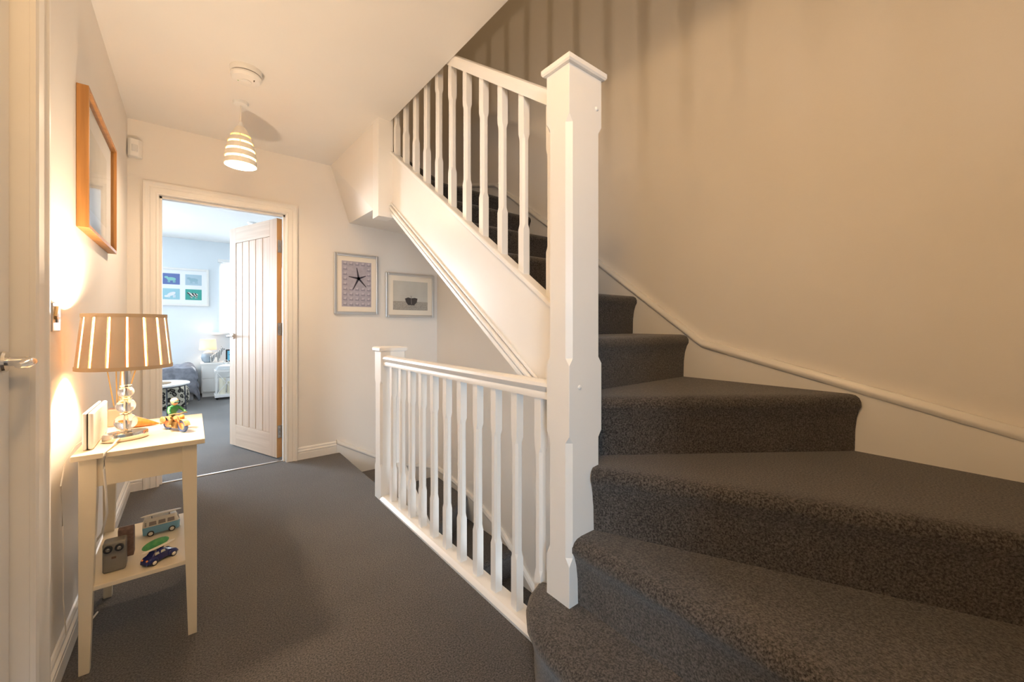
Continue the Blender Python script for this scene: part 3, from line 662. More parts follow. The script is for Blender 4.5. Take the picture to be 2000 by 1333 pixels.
# things on the shelf
GREY = mat('grey_enamel', (0.20, 0.19, 0.17), 0.45, vary=0.08, vscale=40)
LENS = mat('dull_lens', (0.28, 0.27, 0.25), 0.25, 0.8)
cm = thing('toy_viewer', 'grey box viewer with two round lenses on the low shelf', 'viewer', (-0.20, 1.89, SZ))
obj('body', MB().box(-0.228, -0.172, 1.855, 1.905, SZ + 0.001, SZ + 0.098), GREY, cm, bevel=0.006, seg=3)
for px in (-0.214, -0.187):
    l = obj('lens_ring', MB().cyl((px, 1.857, SZ + 0.080), (px, 1.847, SZ + 0.080), 0.011, n=22), 'black', cm, smooth=40)
    obj('lens', MB().ell((px, 1.847, SZ + 0.080), 0.0062, 0.003, 0.0062, 16, 8), LENS, None, smooth=60).parent = cm
for o_ in list(cm.children):
    if o_.name.startswith('lens') and 'ring' not in o_.name: o_.data.transform(Matrix.Translation(-Vector(cm.location)))
EMB = mat('brown_emblem', (0.10, 0.06, 0.04), 0.5)
obj('emblem', MB().box(-0.206, -0.195, 1.8542, 1.8552, SZ + 0.045, SZ + 0.052), EMB, cm)
obj('back_case', MB().prism([(1.900, SZ + 0.02), (1.940, SZ + 0.02), (1.940, SZ + 0.105), (1.930, SZ + 0.118), (1.912, SZ + 0.122), (1.900, SZ + 0.118)], 'x', -0.196, -0.156), mat('brown_leather', (0.19, 0.12, 0.10), 0.5, vary=0.3, vscale=120, bump=0.4, bscale=300), cm, bevel=0.003)

LB = mat('sky_blue_paint', (0.20, 0.42, 0.58), 0.3); CRM = mat('cream_paint', (0.80, 0.73, 0.60), 0.3)
WIN = mat('toy_window', (0.30, 0.25, 0.21), 0.2); TYRE = mat('tyre', (0.03, 0.03, 0.03), 0.6)
def wheel(parent, x, y, z, r, wd, hubm):
    wl = obj('wheel', MB().cyl((x, y - wd / 2, z), (x, y + wd / 2, z), r, n=20), TYRE, parent, smooth=40)
    s = -1 if y < 0 else 1
    obj('hubcap', MB().ell((x, y + s * wd / 2, z), r * 0.66, 0.0018, r * 0.66, 16, 8), hubm, None, smooth=60).parent = wl
bus = thing('toy_camper_van', 'pale blue and cream toy camper van with surfboard on its roof', 'toy van', (-0.093, 2.105, SZ), R_(4))
def van_section(z0_, z1_, xr0, xr1, hw0, hw1, xf0, xf1):
    return MB().loops([[(xr0, -hw0, z0_), (xf0 - 0.006, -hw0, z0_), (xf0, -hw0 + 0.006, z0_), (xf0, hw0 - 0.006, z0_), (xf0 - 0.006, hw0, z0_), (xr0, hw0, z0_)],
                       [(xr1, -hw1, z1_), (xf1 - 0.006, -hw1, z1_), (xf1, -hw1 + 0.006, z1_), (xf1, hw1 - 0.006, z1_), (xf1 - 0.006, hw1, z1_), (xr1, hw1, z1_)]])
obj('lower_body', van_section(0.007, 0.036, -0.054, -0.056, 0.023, 0.024, 0.054, 0.056), LB, bus, bevel=0.002)
obj('upper_body', van_section(0.036, 0.066, -0.056, -0.049, 0.0235, 0.019, 0.055, 0.044), CRM, bus, bevel=0.003)
for i, cx in enumerate((-0.026, 0.001, 0.028)):
    for s in (-1, 1):
        y = s * 0.0222
        obj('side_window', MB().hexa([(cx - 0.011, y - 0.001, 0.041), (cx + 0.011, y - 0.001, 0.041), (cx + 0.011, y + 0.001, 0.041), (cx - 0.011, y + 0.001, 0.041)],
                                     [(cx - 0.010, y - s * 0.0024 - 0.001, 0.055), (cx + 0.010, y - s * 0.0024 - 0.001, 0.055), (cx + 0.010, y - s * 0.0024 + 0.001, 0.055), (cx - 0.010, y - s * 0.0024 + 0.001, 0.055)]), WIN, bus)
obj('windscreen', MB().hexa([(0.0525, -0.016, 0.041), (0.0545, -0.016, 0.041), (0.0545, 0.016, 0.041), (0.0525, 0.016, 0.041)], [(0.0475, -0.015, 0.056), (0.0495, -0.015, 0.056), (0.0495, 0.015, 0.056), (0.0475, 0.015, 0.056)]), WIN, bus)
vt = MB()
for k in range(4): vt.box(-0.049, -0.044, -0.0238, -0.0225, 0.041 + k * 0.0042, 0.0432 + k * 0.0042)
obj('vents', vt, WIN, bus)
for wx in (-0.032, 0.031):
    for wy in (-0.0215, 0.0215): wheel(bus, wx, wy, 0.0105, 0.0105, 0.007, CRM)
obj('bumper', MB().box(0.055, 0.059, -0.022, 0.022, 0.008, 0.013), CRM, bus, bevel=0.001)
obj('roof_rack', MB().box(-0.03, -0.027, -0.016, 0.016, 0.065, 0.071).box(0.022, 0.025, -0.016, 0.016, 0.065, 0.071), WIN, bus)
obj('surfboard', MB().ell((0.0, 0.0, 0.0735), 0.062, 0.012, 0.0032, 28, 10), CRM, bus, smooth=60)

bt = thing('toy_car', 'dark blue rounded toy car with green and cream surfboards on its roof', 'toy car', (-0.086, 1.853, SZ), math.atan2(0.033, 0.046))
NAV = mat('navy_gloss', (0.012, 0.018, 0.12), 0.15, spec=0.7)
bodyp = [(-0.050, 0.010), (-0.049, 0.018), (-0.040, 0.026), (-0.022, 0.032), (0.010, 0.032), (0.030, 0.027), (0.044, 0.020), (0.050, 0.013), (0.050, 0.008), (-0.050, 0.006)]
obj('body', MB().prism(bodyp, 'y', -0.017, 0.017), NAV, bt, bevel=0.004, seg=3)
obj('cabin', MB().loops([[(-0.034, -0.016, 0.028), (0.018, -0.016, 0.028), (0.018, 0.016, 0.028), (-0.034, 0.016, 0.028)], [(-0.022, -0.0135, 0.041), (0.006, -0.0135, 0.041), (0.006, 0.0135, 0.041), (-0.022, 0.0135, 0.041)], [(-0.014, -0.011, 0.044), (0.0, -0.011, 0.044), (0.0, 0.011, 0.044), (-0.014, 0.011, 0.044)]]), NAV, bt, bevel=0.003, seg=3)
SKY = mat('toy_glass', (0.55, 0.55, 0.48), 0.2)
for s in (-1, 1):
    for cx, hw in ((-0.018, 0.007), (0.000, 0.0075)):
        obj('side_window', MB().hexa([(cx - hw, s * 0.0158 - 0.0008, 0.0305), (cx + hw, s * 0.0158 - 0.0008, 0.0305), (cx + hw, s * 0.0158 + 0.0008, 0.0305), (cx - hw, s * 0.0158 + 0.0008, 0.0305)],
                                     [(cx - hw * 0.7, s * 0.0142 - 0.0008, 0.0385), (cx + hw * 0.7, s * 0.0142 - 0.0008, 0.0385), (cx + hw * 0.7, s * 0.0142 + 0.0008, 0.0385), (cx - hw * 0.7, s * 0.0142 + 0.0008, 0.0385)]), SKY, bt)
    obj('mudguard', MB().ell((0.030, s * 0.017, 0.014), 0.016, 0.006, 0.013), NAV, bt, smooth=60)
    obj('mudguard', MB().ell((-0.030, s * 0.017, 0.014), 0.016, 0.006, 0.013), NAV, bt, smooth=60)
    obj('tail_lamp', MB().ell((-0.046, s * 0.011, 0.021), 0.003, 0.0035, 0.0035, 12, 8), mat('amber_lens', (0.75, 0.28, 0.08), 0.2), bt, smooth=60)
obj('windscreen', MB().hexa([(0.0165, -0.0135, 0.0305), (0.0185, -0.0135, 0.0305), (0.0185, 0.0135, 0.0305), (0.0165, 0.0135, 0.0305)], [(0.0075, -0.012, 0.0395), (0.0095, -0.012, 0.0395), (0.0095, 0.012, 0.0395), (0.0075, 0.012, 0.0395)]), mat('pale_blue_glass', (0.35, 0.52, 0.62), 0.15), bt)
for wx in (-0.030, 0.030):
    for wy in (-0.0195, 0.0195): wheel(bt, wx, wy, 0.0095, 0.0095, 0.006, CRM)
obj('roof_rack', MB().box(-0.020, -0.018, -0.012, 0.012, 0.041, 0.049).box(0.003, 0.005, -0.012, 0.012, 0.041, 0.049), WIN, bt)
rotb = Matrix.Rotation(R_(8), 3, 'Y')
obj('surfboard', MB().ell((-0.006, -0.004, 0.051), 0.052, 0.011, 0.0025, 26, 8), CRM, bt, smooth=60)
obj('surfboard', MB().ell((-0.010, 0.004, 0.061), 0.042, 0.005, 0.015, 26, 10, Matrix.Rotation(R_(-32), 3, 'X')), mat('green_board', (0.04, 0.24, 0.08), 0.35, color2=(0.10, 0.32, 0.10), vscale=60), bt, smooth=60)

# ------------------------------------------------------------------ left wall: oak frame, switch, sensor
pf = thing('picture_frame', 'deep oak box picture frame hanging on the wall above the lamp', 'picture', (XL, 2.45, 1.70))
fy0, fy1, fz0, fz1, fd = 2.098, 2.80, 1.437, 1.955, 0.0325
def frame_bar(y0_, y1_, z0_, z1_): return MB().box(XL + 0.001, XL + fd, y0_, y1_, z0_, z1_)
fwid = 0.014
obj('frame_side', frame_bar(fy0, fy0 + fwid, fz0, fz1), 'oak', pf, bevel=0.0008)
obj('frame_side', frame_bar(fy1 - fwid, fy1, fz0, fz1), 'oak', pf, bevel=0.0008)
obj('frame_side', frame_bar(fy0 + fwid, fy1 - fwid, fz1 - fwid, fz1), 'oak', pf, bevel=0.0008)
obj('frame_side', frame_bar(fy0 + fwid, fy1 - fwid, fz0, fz0 + fwid), 'oak', pf, bevel=0.0008)
obj('mount', MB().box(XL + 0.002, XL + 0.012, fy0 + fwid, fy1 - fwid, fz0 + fwid, fz1 - fwid), 'whitemount', pf)
obj('print', MB().box(XL + 0.012, XL + 0.0125, fy0 + 0.14, fy1 - 0.14, fz0 + 0.10, fz1 - 0.10), mat('pale_sketch', (0.70, 0.70, 0.66), 0.8, color2=(0.78, 0.77, 0.73), vscale=9), pf)
obj('glazing', MB().add([(XL + 0.022, fy0 + fwid, fz0 + fwid), (XL + 0.022, fy1 - fwid, fz0 + fwid), (XL + 0.022, fy1 - fwid, fz1 - fwid), (XL + 0.022, fy0 + fwid, fz1 - fwid)], [(0, 1, 2, 3)]), 'pane', pf)

sw = thing('light_switch', 'silver wall switch plate with a small sailing boat beside the door', 'switch', (XL, 1.795, 1.105))
obj('plate', MB().box(XL + 0.0005, XL + 0.008, 1.752, 1.838, 1.062, 1.148), 'steel', sw, bevel=0.003)
obj('rocker', MB().box(XL + 0.008, XL + 0.012, 1.783, 1.807, 1.088, 1.122), 'white', sw, bevel=0.0015)
GLD = mat('gold_boat', (0.55, 0.38, 0.18), 0.35, 0.5)
obj('boat_hull', MB().prism([(1.766, 1.098), (1.796, 1.098), (1.802, 1.106), (1.760, 1.106)], 'x', XL + 0.0075, XL + 0.0145), GLD, sw)
obj('boat_sail', MB().prism([(1.764, 1.108), (1.796, 1.108), (1.783, 1.138)], 'x', XL + 0.0075, XL + 0.0140), GLD, sw)

pir = thing('motion_sensor', 'small white alarm motion sensor high in the wall corner', 'sensor', (-0.285, 3.545, 2.17))
obj('housing', MB().prism([(XL + 0.004, 3.568), (XL + 0.075, 3.568), (XL + 0.072, 3.545), (XL + 0.055, 3.522), (XL + 0.020, 3.515), (XL + 0.004, 3.53)], 'z', 2.17, 2.285), 'white', pir, bevel=0.006, seg=3)
obj('lens', MB().prism([(XL + 0.024, 3.516), (XL + 0.054, 3.5225), (XL + 0.050, 3.514), (XL + 0.028, 3.510)], 'z', 2.20, 2.245), mat('frosted_lens', (0.70, 0.70, 0.70), 0.3), pir, bevel=0.002)

# ------------------------------------------------------------------ ceiling: smoke alarm, pendant
sm = thing('smoke_alarm', 'round white smoke alarm on the ceiling beside the pendant', 'smoke alarm', (0.224, 2.512, H))
sx_, sy_ = 0.224, 2.512
obj('base', MB().lathe([(0.0, 0.0), (0.072, 0.0), (0.073, -0.004), (0.071, -0.028), (0.0, -0.028)], (sx_, sy_, H), 40), 'white', sm, smooth=35)
obj('vent', MB().lathe([(0.0, -0.028), (0.066, -0.028), (0.066, -0.033), (0.0, -0.033)], (sx_, sy_, H), 40), mat('vent_shadow', (0.25, 0.23, 0.21), 0.6), sm, smooth=35)
obj('cover', MB().lathe([(0.0, -0.033), (0.070, -0.033), (0.071, -0.042), (0.062, -0.054), (0.040, -0.060), (0.0, -0.061)], (sx_, sy_, H), 40), 'white', sm, smooth=35)
obj('test_button', MB().lathe([(0.0, -0.060), (0.024, -0.060), (0.025, -0.063), (0.022, -0.065), (0.0, -0.065)], (sx_, sy_, H), 28), 'white', sm, smooth=35)
obj('indicator', MB().box(sx_ + 0.030, sx_ + 0.035, sy_ - 0.034, sy_ - 0.022, H - 0.061, H - 0.056), 'black', sm)
obj('indicator', MB().cyl((sx_ - 0.034, sy_ + 0.012, H - 0.058), (sx_ - 0.034, sy_ + 0.012, H - 0.062), 0.003, n=10), mat('green_led', (0.35, 0.55, 0.30), 0.4), sm)

fl = thing('added_ceiling_light', 'added unseen flush ceiling light brightening the stair wall', 'ceiling light', (0.05, 0.2, H))  # fitting added out of view to carry the fill light below
obj('base_plate', MB().lathe([(0.0, 0.0), (0.13, 0.0), (0.13, -0.02), (0.0, -0.02)], (0.05, 0.2, H), 36), 'white', fl, smooth=35)
obj('rim', MB().lathe([(0.12, -0.02), (0.13, -0.02), (0.128, -0.04), (0.118, -0.04), (0.12, -0.02)], (0.05, 0.2, H), 36, cap=False), 'chrome', fl, smooth=35)
point('added_flush_fill', (0.05, 0.2, 2.33), 20, (1.0, 0.62, 0.28), 0.09)  # added warm fill for the stair wall and treads

px_, py_ = 0.231, 2.895
pl = thing('pendant_lamp', 'bell shaped slotted pendant lamp hanging from the ceiling', 'pendant lamp', (px_, py_, 2.04))
obj('ceiling_rose', MB().lathe([(0.0, 0.0), (0.040, 0.0), (0.041, -0.004), (0.036, -0.016), (0.014, -0.022), (0.0, -0.022)], (px_, py_, H), 28), 'white', pl, smooth=40)
obj('cord', MB().cyl((px_, py_, H - 0.02), (px_, py_, 2.285), 0.003, n=8), 'cord', pl, smooth=60)
obj('lamp_holder', MB().lathe([(0.0, 0.03), (0.010, 0.03), (0.012, 0.02), (0.016, 0.015), (0.016, -0.03), (0.0, -0.03)], (px_, py_, 2.275), 20), 'white', pl, smooth=40)
def bell(t):          # t 0 bottom .. 1 top
    return 0.083 * (1 - t ** 2.6 * 0.72) - 0.002 * math.sin(math.pi * t)
zb0, zt0 = 2.043, 2.272
SHD = mat('white_metal_shade', (0.80, 0.76, 0.68), 0.4)
cuts = [(0.0, 0.135), (0.195, 0.335), (0.395, 0.535), (0.59, 0.72), (0.765, 0.985)]
for a, b in cuts:
    pr = []; K = 5
    for k in range(K + 1):
        t = a + (b - a) * k / K; pr.append((bell(t), zb0 + (zt0 - zb0) * t))
    inner = [(r - 0.0018, z) for r, z in reversed(pr)]
    prof = pr + inner + [pr[0]]
    obj('shade_band', MB().lathe(prof, (px_, py_, 0), 44, cap=False), SHD, pl, smooth=50)
obj('diffuser', MB().loops([[(px_ + (bell(t) - 0.004) * math.cos(2 * math.pi * i / 44), py_ + (bell(t) - 0.004) * math.sin(2 * math.pi * i / 44), zb0 + (zt0 - zb0) * t) for i in range(44)] for t in [0.02 + 0.12 * k for k in range(9)]], cap=False), translucent_mat('amber_diffuser', (0.85, 0.58, 0.16), 0.72), pl, smooth=60)
obj('shade_top', MB().lathe([(0.012, zt0 - 0.004), (bell(0.985), zt0 - 0.004), (bell(0.985) - 0.004, zt0 + 0.003), (0.012, zt0 + 0.003), (0.012, zt0 - 0.004)], (px_, py_, 0), 32, cap=False), SHD, pl, smooth=40)
for a in (0.4, 2.49, 4.59):
    pts = [(px_ + (bell(t) - 0.002) * math.cos(a), py_ + (bell(t) - 0.002) * math.sin(a), zb0 + (zt0 - zb0) * t) for t in [0.04 + 0.09 * i for i in range(10)]]
    obj('strut', MB().tube(pts, 0.002, 6), SHD, pl, smooth=60)
obj('bulb', MB().ell((px_, py_, 2.155), 0.026, 0.026, 0.036, 20, 12), mat('pendant_bulb', (1, 0.9, 0.7), 0.4, emit=(1.0, 0.75, 0.38), estr=18), pl, smooth=60)
point('pendant_bulb_light', (px_, py_, 2.085), 29, WARM, 0.045)

# ------------------------------------------------------------------ framed pictures on the far wall
def framed(label, x0, x1, z0_, z1_, fw_, mw):
    t = thing('picture_frame', label, 'picture', ((x0 + x1) / 2, YF, z0_))
    y = YF
    def bar(a, b, c, d): return MB().box(a, b, y - 0.020, y - 0.001, c, d)
    obj('frame_side', bar(x0, x0 + fw_, z0_, z1_), 'silver', t, bevel=0.004)
    obj('frame_side', bar(x1 - fw_, x1, z0_, z1_), 'silver', t, bevel=0.004)
    obj('frame_side', bar(x0 + fw_, x1 - fw_, z1_ - fw_, z1_), 'silver', t, bevel=0.004)
    obj('frame_side', bar(x0 + fw_, x1 - fw_, z0_, z0_ + fw_), 'silver', t, bevel=0.004)
    obj('mount', MB().box(x0 + fw_, x1 - fw_, y - 0.010, y - 0.001, z0_ + fw_, z1_ - fw_), 'mount', t)
    return t, (x0 + fw_ + mw, x1 - fw_ - mw, z0_ + fw_ + mw, z1_ - fw_ - mw), y - 0.0105
t, (a, b, c, d), yy = framed('silver framed starfish print on lilac dimpled ground', 0.935, 1.315, 1.178, 1.700, 0.022, 0.042)
pr_ = obj('print', MB().box(a, b, yy, yy + 0.001, c, d), mat('lilac_print', (0.42, 0.40, 0.47), 0.6, vary=0.15, vscale=30), t)
DM = mat('dimple', (0.50, 0.48, 0.54), 0.6); DK = mat('dimple_shadow', (0.27, 0.26, 0.32), 0.6)
dmb = MB(); dkb = MB()
for r in range(9):
    for cidx in range(5):
        cx = a + (b - a) * (cidx + 0.55) / 5 ; cz = c + (d - c) * (r + 0.5) / 9
        if 3 < r < 8 and 1 <= cidx <= 3: continue
        w_ = (b - a) / 5 * 0.36
        dkb.add([(cx - w_, yy - 0.0004, cz - 0.012), (cx + w_, yy - 0.0004, cz - 0.014), (cx + w_ * 0.7, yy - 0.0004, cz + 0.006), (cx - w_ * 0.5, yy - 0.0004, cz + 0.010)], [(0, 1, 2, 3)])
        dmb.add([(cx - w_ * 0.7, yy - 0.0006, cz + 0.002), (cx + w_ * 0.2, yy - 0.0006, cz - 0.004), (cx + w_ * 0.6, yy - 0.0006, cz + 0.012), (cx - w_ * 0.2, yy - 0.0006, cz + 0.016)], [(0, 1, 2, 3)])
o = obj('dimple_shade', dkb, DK, t); o['kind'] = 'stuff'
o = obj('dimple_light', dmb, DM, t); o['kind'] = 'stuff'
sf = MB(); scx, scz = (a + b) / 2 + 0.015, c + (d - c) * 0.63
for ang_, ln in ((100, 0.095), (172, 0.085), (22, 0.068), (244, 0.110), (312, 0.098)):
    dx, dz = math.cos(R_(ang_)), math.sin(R_(ang_)); nx, nz = -dz, dx
    sf.add([(scx - dx * 0.01 + nx * 0.010, yy - 0.0012, scz - dz * 0.01 + nz * 0.010), (scx + dx * ln + nx * 0.003, yy - 0.0012, scz + dz * ln + nz * 0.003),
            (scx + dx * ln - nx * 0.003, yy - 0.0012, scz + dz * ln - nz * 0.003), (scx - dx * 0.01 - nx * 0.010, yy - 0.0012, scz - dz * 0.01 - nz * 0.010)], [(0, 1, 2, 3)])
obj('starfish', sf, mat('starfish_ink', (0.035, 0.03, 0.045), 0.6), t)
t, (a, b, c, d), yy = framed('silver framed print of a beached rowing boat', 1.382, 1.872, 1.155, 1.568, 0.022, 0.048)
obj('print', MB().box(a, b, yy, yy + 0.001, c + (d - c) * 0.30, d), mat('pale_sky_print', (0.56, 0.55, 0.50), 0.6, vary=0.10, vscale=7), t)
obj('beach', MB().box(a, b, yy, yy + 0.001, c, c + (d - c) * 0.30), mat('shingle_print', (0.42, 0.40, 0.36), 0.6, vary=0.35, vscale=160), t)
obj('horizon_line', MB().box(a, b, yy - 0.0003, yy, c + (d - c) * 0.50, c + (d - c) * 0.505), mat('horizon_ink', (0.45, 0.44, 0.41), 0.6), t)
INK = mat('boat_ink', (0.05, 0.045, 0.045), 0.6)
bx_, bz_ = a + (b - a) * 0.51, c + (d - c) * 0.17
obj('boat', MB().prism([(bx_ - 0.062, bz_ + 0.062), (bx_ - 0.03, bz_ + 0.074), (bx_ + 0.0, bz_ + 0.066), (bx_ + 0.035, bz_ + 0.072), (bx_ + 0.065, bz_ + 0.066), (bx_ + 0.058, bz_ + 0.03), (bx_ + 0.03, bz_), (bx_ - 0.03, bz_ + 0.002), (bx_ - 0.052, bz_ + 0.03)], 'y', yy - 0.0008, yy), INK, t)
obj('boat_bow', MB().prism([(bx_ - 0.004, bz_ + 0.090), (bx_ + 0.002, bz_ + 0.090), (bx_ + 0.006, bz_ + 0.01), (bx_ - 0.001, bz_ + 0.01)], 'y', yy - 0.0014, yy - 0.0008), mat('boat_grey', (0.22, 0.20, 0.19), 0.6), t)

# ------------------------------------------------------------------ bedroom beyond the door
# window with blind
wn = sroot('window_1', (0.95, 8.0, 0.97), 'bedroom window with a white slatted blind')
obj('window_frame', MB().box(0.35, 0.40, 8.02, 8.09, 0.97, 2.13).box(1.50, 1.55, 8.02, 8.09, 0.97, 2.13).box(0.40, 1.50, 8.02, 8.09, 2.08, 2.13).box(0.40, 1.50, 8.02, 8.09, 0.97, 1.02).box(0.93, 0.97, 8.03, 8.08, 1.02, 2.08), 'gloss', wn)
obj('pane', MB().add([(0.40, 8.05, 1.02), (1.50, 8.05, 1.02), (1.50, 8.05, 2.08), (0.40, 8.05, 2.08)], [(3, 2, 1, 0)]), 'pane', wn)
SL = translucent_mat('blind_slat', (0.90, 0.92, 0.94), 0.5)
for k in range(26):
    z = 1.02 + k * 0.042
    obj('slat', MB().obox((0.95, 7.985, z), (1.16, 0.030, 0.0016), Matrix.Rotation(R_(52), 3, 'X')), SL, wn)
obj('blind_headrail', MB().box(0.33, 1.57, 7.955, 8.0, 2.10, 2.15), 'white', wn)
obj('window_sill', MB().box(0.25, 1.65, 7.86, 8.02, 0.935, 0.965), 'gloss', wn, bevel=0.004)
# four animal prints
pq = thing('picture_frame', 'white frame holding four small animal prints on the bedroom wall', 'picture', (-0.11, 8.0, 1.36))
qx0, qx1, qz0, qz1 = -0.435, 0.215, 1.385, 1.965
def qb(a, b, c, d): return MB().box(a, b, 7.972, 7.999, c, d)
for s_ in (qb(qx0, qx0 + 0.03, qz0, qz1), qb(qx1 - 0.03, qx1, qz0, qz1), qb(qx0 + 0.03, qx1 - 0.03, qz1 - 0.03, qz1), qb(qx0 + 0.03, qx1 - 0.03, qz0, qz0 + 0.03)):
    obj('frame_side', s_, 'gloss', pq, bevel=0.003)
obj('mount', MB().box(qx0 + 0.03, qx1 - 0.03, 7.985, 7.999, qz0 + 0.03, qz1 - 0.03), 'whitemount', pq)
prints = [((0, 1), (0.13, 0.18, 0.40), (0.25, 0.55, 0.50)), ((1, 1), (0.42, 0.55, 0.62), (0.30, 0.45, 0.52)), ((0, 0), (0.32, 0.55, 0.62), (0.75, 0.75, 0.78)), ((1, 0), (0.06, 0.36, 0.30), (0.70, 0.66, 0.62))]
for (ix, iz), bc, ac in prints:
    cx = qx0 + 0.195 + ix * 0.265; cz = qz0 + 0.175 + iz * 0.23
    obj('print', MB().box(cx - 0.10, cx + 0.10, 7.983, 7.985, cz - 0.083, cz + 0.083), mat('print_ground', bc, 0.7), pq)
    am = mat('print_animal', ac, 0.7) if (ix, iz) != (1, 0) else stripe_mat('patched_animal', (0.03, 0.03, 0.03), (0.8, 0.75, 0.7), 14, 'DIAGONAL', 6)
    an = MB()
    sl = 0.25 if iz == 0 and ix == 0 else 0.0
    an.ell((cx, 7.982, cz), 0.055, 0.002, 0.026, 18, 8, Matrix.Rotation(-sl * 2, 3, 'Y'))
    an.ell((cx - 0.058, 7.982, cz + (0.022 if not sl else -0.035)), 0.024, 0.002, 0.016, 14, 6)
    for lx_ in (-0.035, -0.02, 0.025, 0.042): an.box(cx + lx_ - 0.005, cx + lx_ + 0.005, 7.981, 7.983, cz - 0.055, cz - 0.01)
    obj('animal', an, am, pq)
# cabinet
cb = thing('bedside_cabinet', 'low white cabinet standing under the bedroom window', 'cabinet', (0.55, 7.75, 0))
obj('body', MB().box(0.115, 0.98, 7.56, 7.95, 0.06, 0.475), 'white', cb, bevel=0.003)
obj('top', MB().box(0.105, 0.99, 7.55, 7.96, 0.475, 0.505), 'white', cb, bevel=0.003)
obj('plinth', MB().box(0.125, 0.28, 7.57, 7.95, 0.0, 0.06).box(0.80, 0.97, 7.57, 7.95, 0.0, 0.06), 'white', cb)
for i in range(2):
    dv = obj('drawer', MB().box(0.125, 0.97, 7.55, 7.562, 0.08 + i * 0.2, 0.265 + i * 0.2), 'white', cb, bevel=0.003)
# bedside lamp
l2 = thing('table_lamp', 'grey glass table lamp with pale drum shade on the bedroom cabinet', 'lamp', (0.20, 7.77, 0.505))
obj('base', MB().lathe([(0.0, 0.0), (0.045, 0.0), (0.075, 0.03), (0.088, 0.08), (0.078, 0.13), (0.045, 0.17), (0.02, 0.185), (0.015, 0.20), (0.0, 0.20)], (0.20, 7.77, 0.505), 28), mat('grey_glaze', (0.36, 0.42, 0.47), 0.2, vary=0.2, vscale=12), l2, smooth=50)
obj('shade', MB().lathe([(0.108, 0.0), (0.110, 0.0), (0.098, 0.165), (0.096, 0.165), (0.108, 0.0)], (0.20, 7.77, 0.70), 32, cap=False), translucent_mat('pale_drum_shade', (0.80, 0.70, 0.60), 0.5), l2, smooth=50)
point('bedside_bulb_light', (0.20, 7.77, 0.78), 2.0, WARM, 0.03)
# zebra ornament
zb_ = thing('zebra_ornament', 'black and white striped zebra ornament beside the bedroom lamp', 'ornament', (0.30, 7.66, 0.505))
ZS = stripe_mat('zebra_stripe', (0.03, 0.03, 0.03), (0.80, 0.78, 0.74), 16, 'X', 1.0)
zo = [(0.235, 7.66, 0.63), (0.29, 7.66, 0.625), (0.335, 7.66, 0.64), (0.365, 7.66, 0.695), (0.375, 7.66, 0.725), (0.405, 7.66, 0.70),
      (0.235, 7.645, 0.57), (0.232, 7.645, 0.512), (0.235, 7.675, 0.57), (0.240, 7.675, 0.512), (0.325, 7.645, 0.57), (0.325, 7.645, 0.512), (0.325, 7.675, 0.57), (0.332, 7.675, 0.512)]
zl = [Vector(p) - Vector((0.30, 7.66, 0.505)) for p in zo]
skin('body', [tuple(p) for p in zl], [(0, 1), (1, 2), (2, 3), (3, 4), (4, 5), (0, 6), (6, 7), (0, 8), (8, 9), (2, 10), (10, 11), (2, 12), (12, 13)],
     [0.034, 0.036, 0.034, 0.022, 0.020, 0.012, 0.013, 0.009, 0.013, 0.009, 0.013, 0.009, 0.013, 0.009], ZS, zb_)
obj('ears', MB().ell((0.368, 7.648, 0.752), 0.006, 0.005, 0.014, 10, 6).ell((0.368, 7.672, 0.752), 0.006, 0.005, 0.014, 10, 6), ZS, zb_)
# photo frame
ph = thing('photo_frame', 'black photo frame with blue dragonfly picture on the cabinet', 'photo frame', (0.53, 7.70, 0.505))
obj('frame', MB().box(0.42, 0.66, 7.69, 7.71, 0.508, 0.70), 'black', ph, bevel=0.003)
obj('print', MB().box(0.44, 0.64, 7.688, 7.690, 0.53, 0.68), mat('bright_blue_print', (0.15, 0.50, 0.68), 0.4), ph)
obj('dragonfly', MB().ell((0.50, 7.687, 0.625), 0.045, 0.001, 0.006, 14, 6, Matrix.Rotation(R_(-20), 3, 'Y')).ell((0.50, 7.687, 0.61), 0.05, 0.001, 0.006, 14, 6, Matrix.Rotation(R_(15), 3, 'Y')).ell((0.52, 7.6865, 0.60), 0.006, 0.001, 0.04, 14, 6), mat('navy_ink', (0.02, 0.05, 0.15), 0.5), ph)
# lantern
lt = thing('lantern', 'white wooden lantern with candles on the bedroom floor by the cabinet', 'lantern', (0.40, 7.25, 0))
lx0_, lx1_, ly0_, ly1_ = 0.27, 0.53, 7.14, 7.38
obj('base', MB().box(lx0_ - 0.01, lx1_ + 0.01, ly0_ - 0.01, ly1_ + 0.01, 0.035, 0.075), 'white', lt, bevel=0.004)
for x in (lx0_, lx1_ - 0.02):
    for y in (ly0_, ly1_ - 0.02): obj('post', MB().box(x, x + 0.02, y, y + 0.02, 0.075, 0.40), 'white', lt)
obj('top_frame', MB().box(lx0_ - 0.01, lx1_ + 0.01, ly0_ - 0.01, ly1_ + 0.01, 0.40, 0.43), 'white', lt, bevel=0.004)
obj('roof', MB().loops([[(lx0_, ly0_, 0.43), (lx1_, ly0_, 0.43), (lx1_, ly1_, 0.43), (lx0_, ly1_, 0.43)], [(lx0_ + 0.03, ly0_ + 0.03, 0.485), (lx1_ - 0.03, ly0_ + 0.03, 0.485), (lx1_ - 0.03, ly1_ - 0.03, 0.485), (lx0_ + 0.03, ly1_ - 0.03, 0.485)], [(0.37, 7.23, 0.505), (0.43, 7.23, 0.505), (0.43, 7.29, 0.505), (0.37, 7.29, 0.505)]]), 'silver', lt, bevel=0.006)
obj('ring_handle', torus((0.40, 7.26, 0.535), 0.03, 0.005), 'steel', lt, smooth=60)
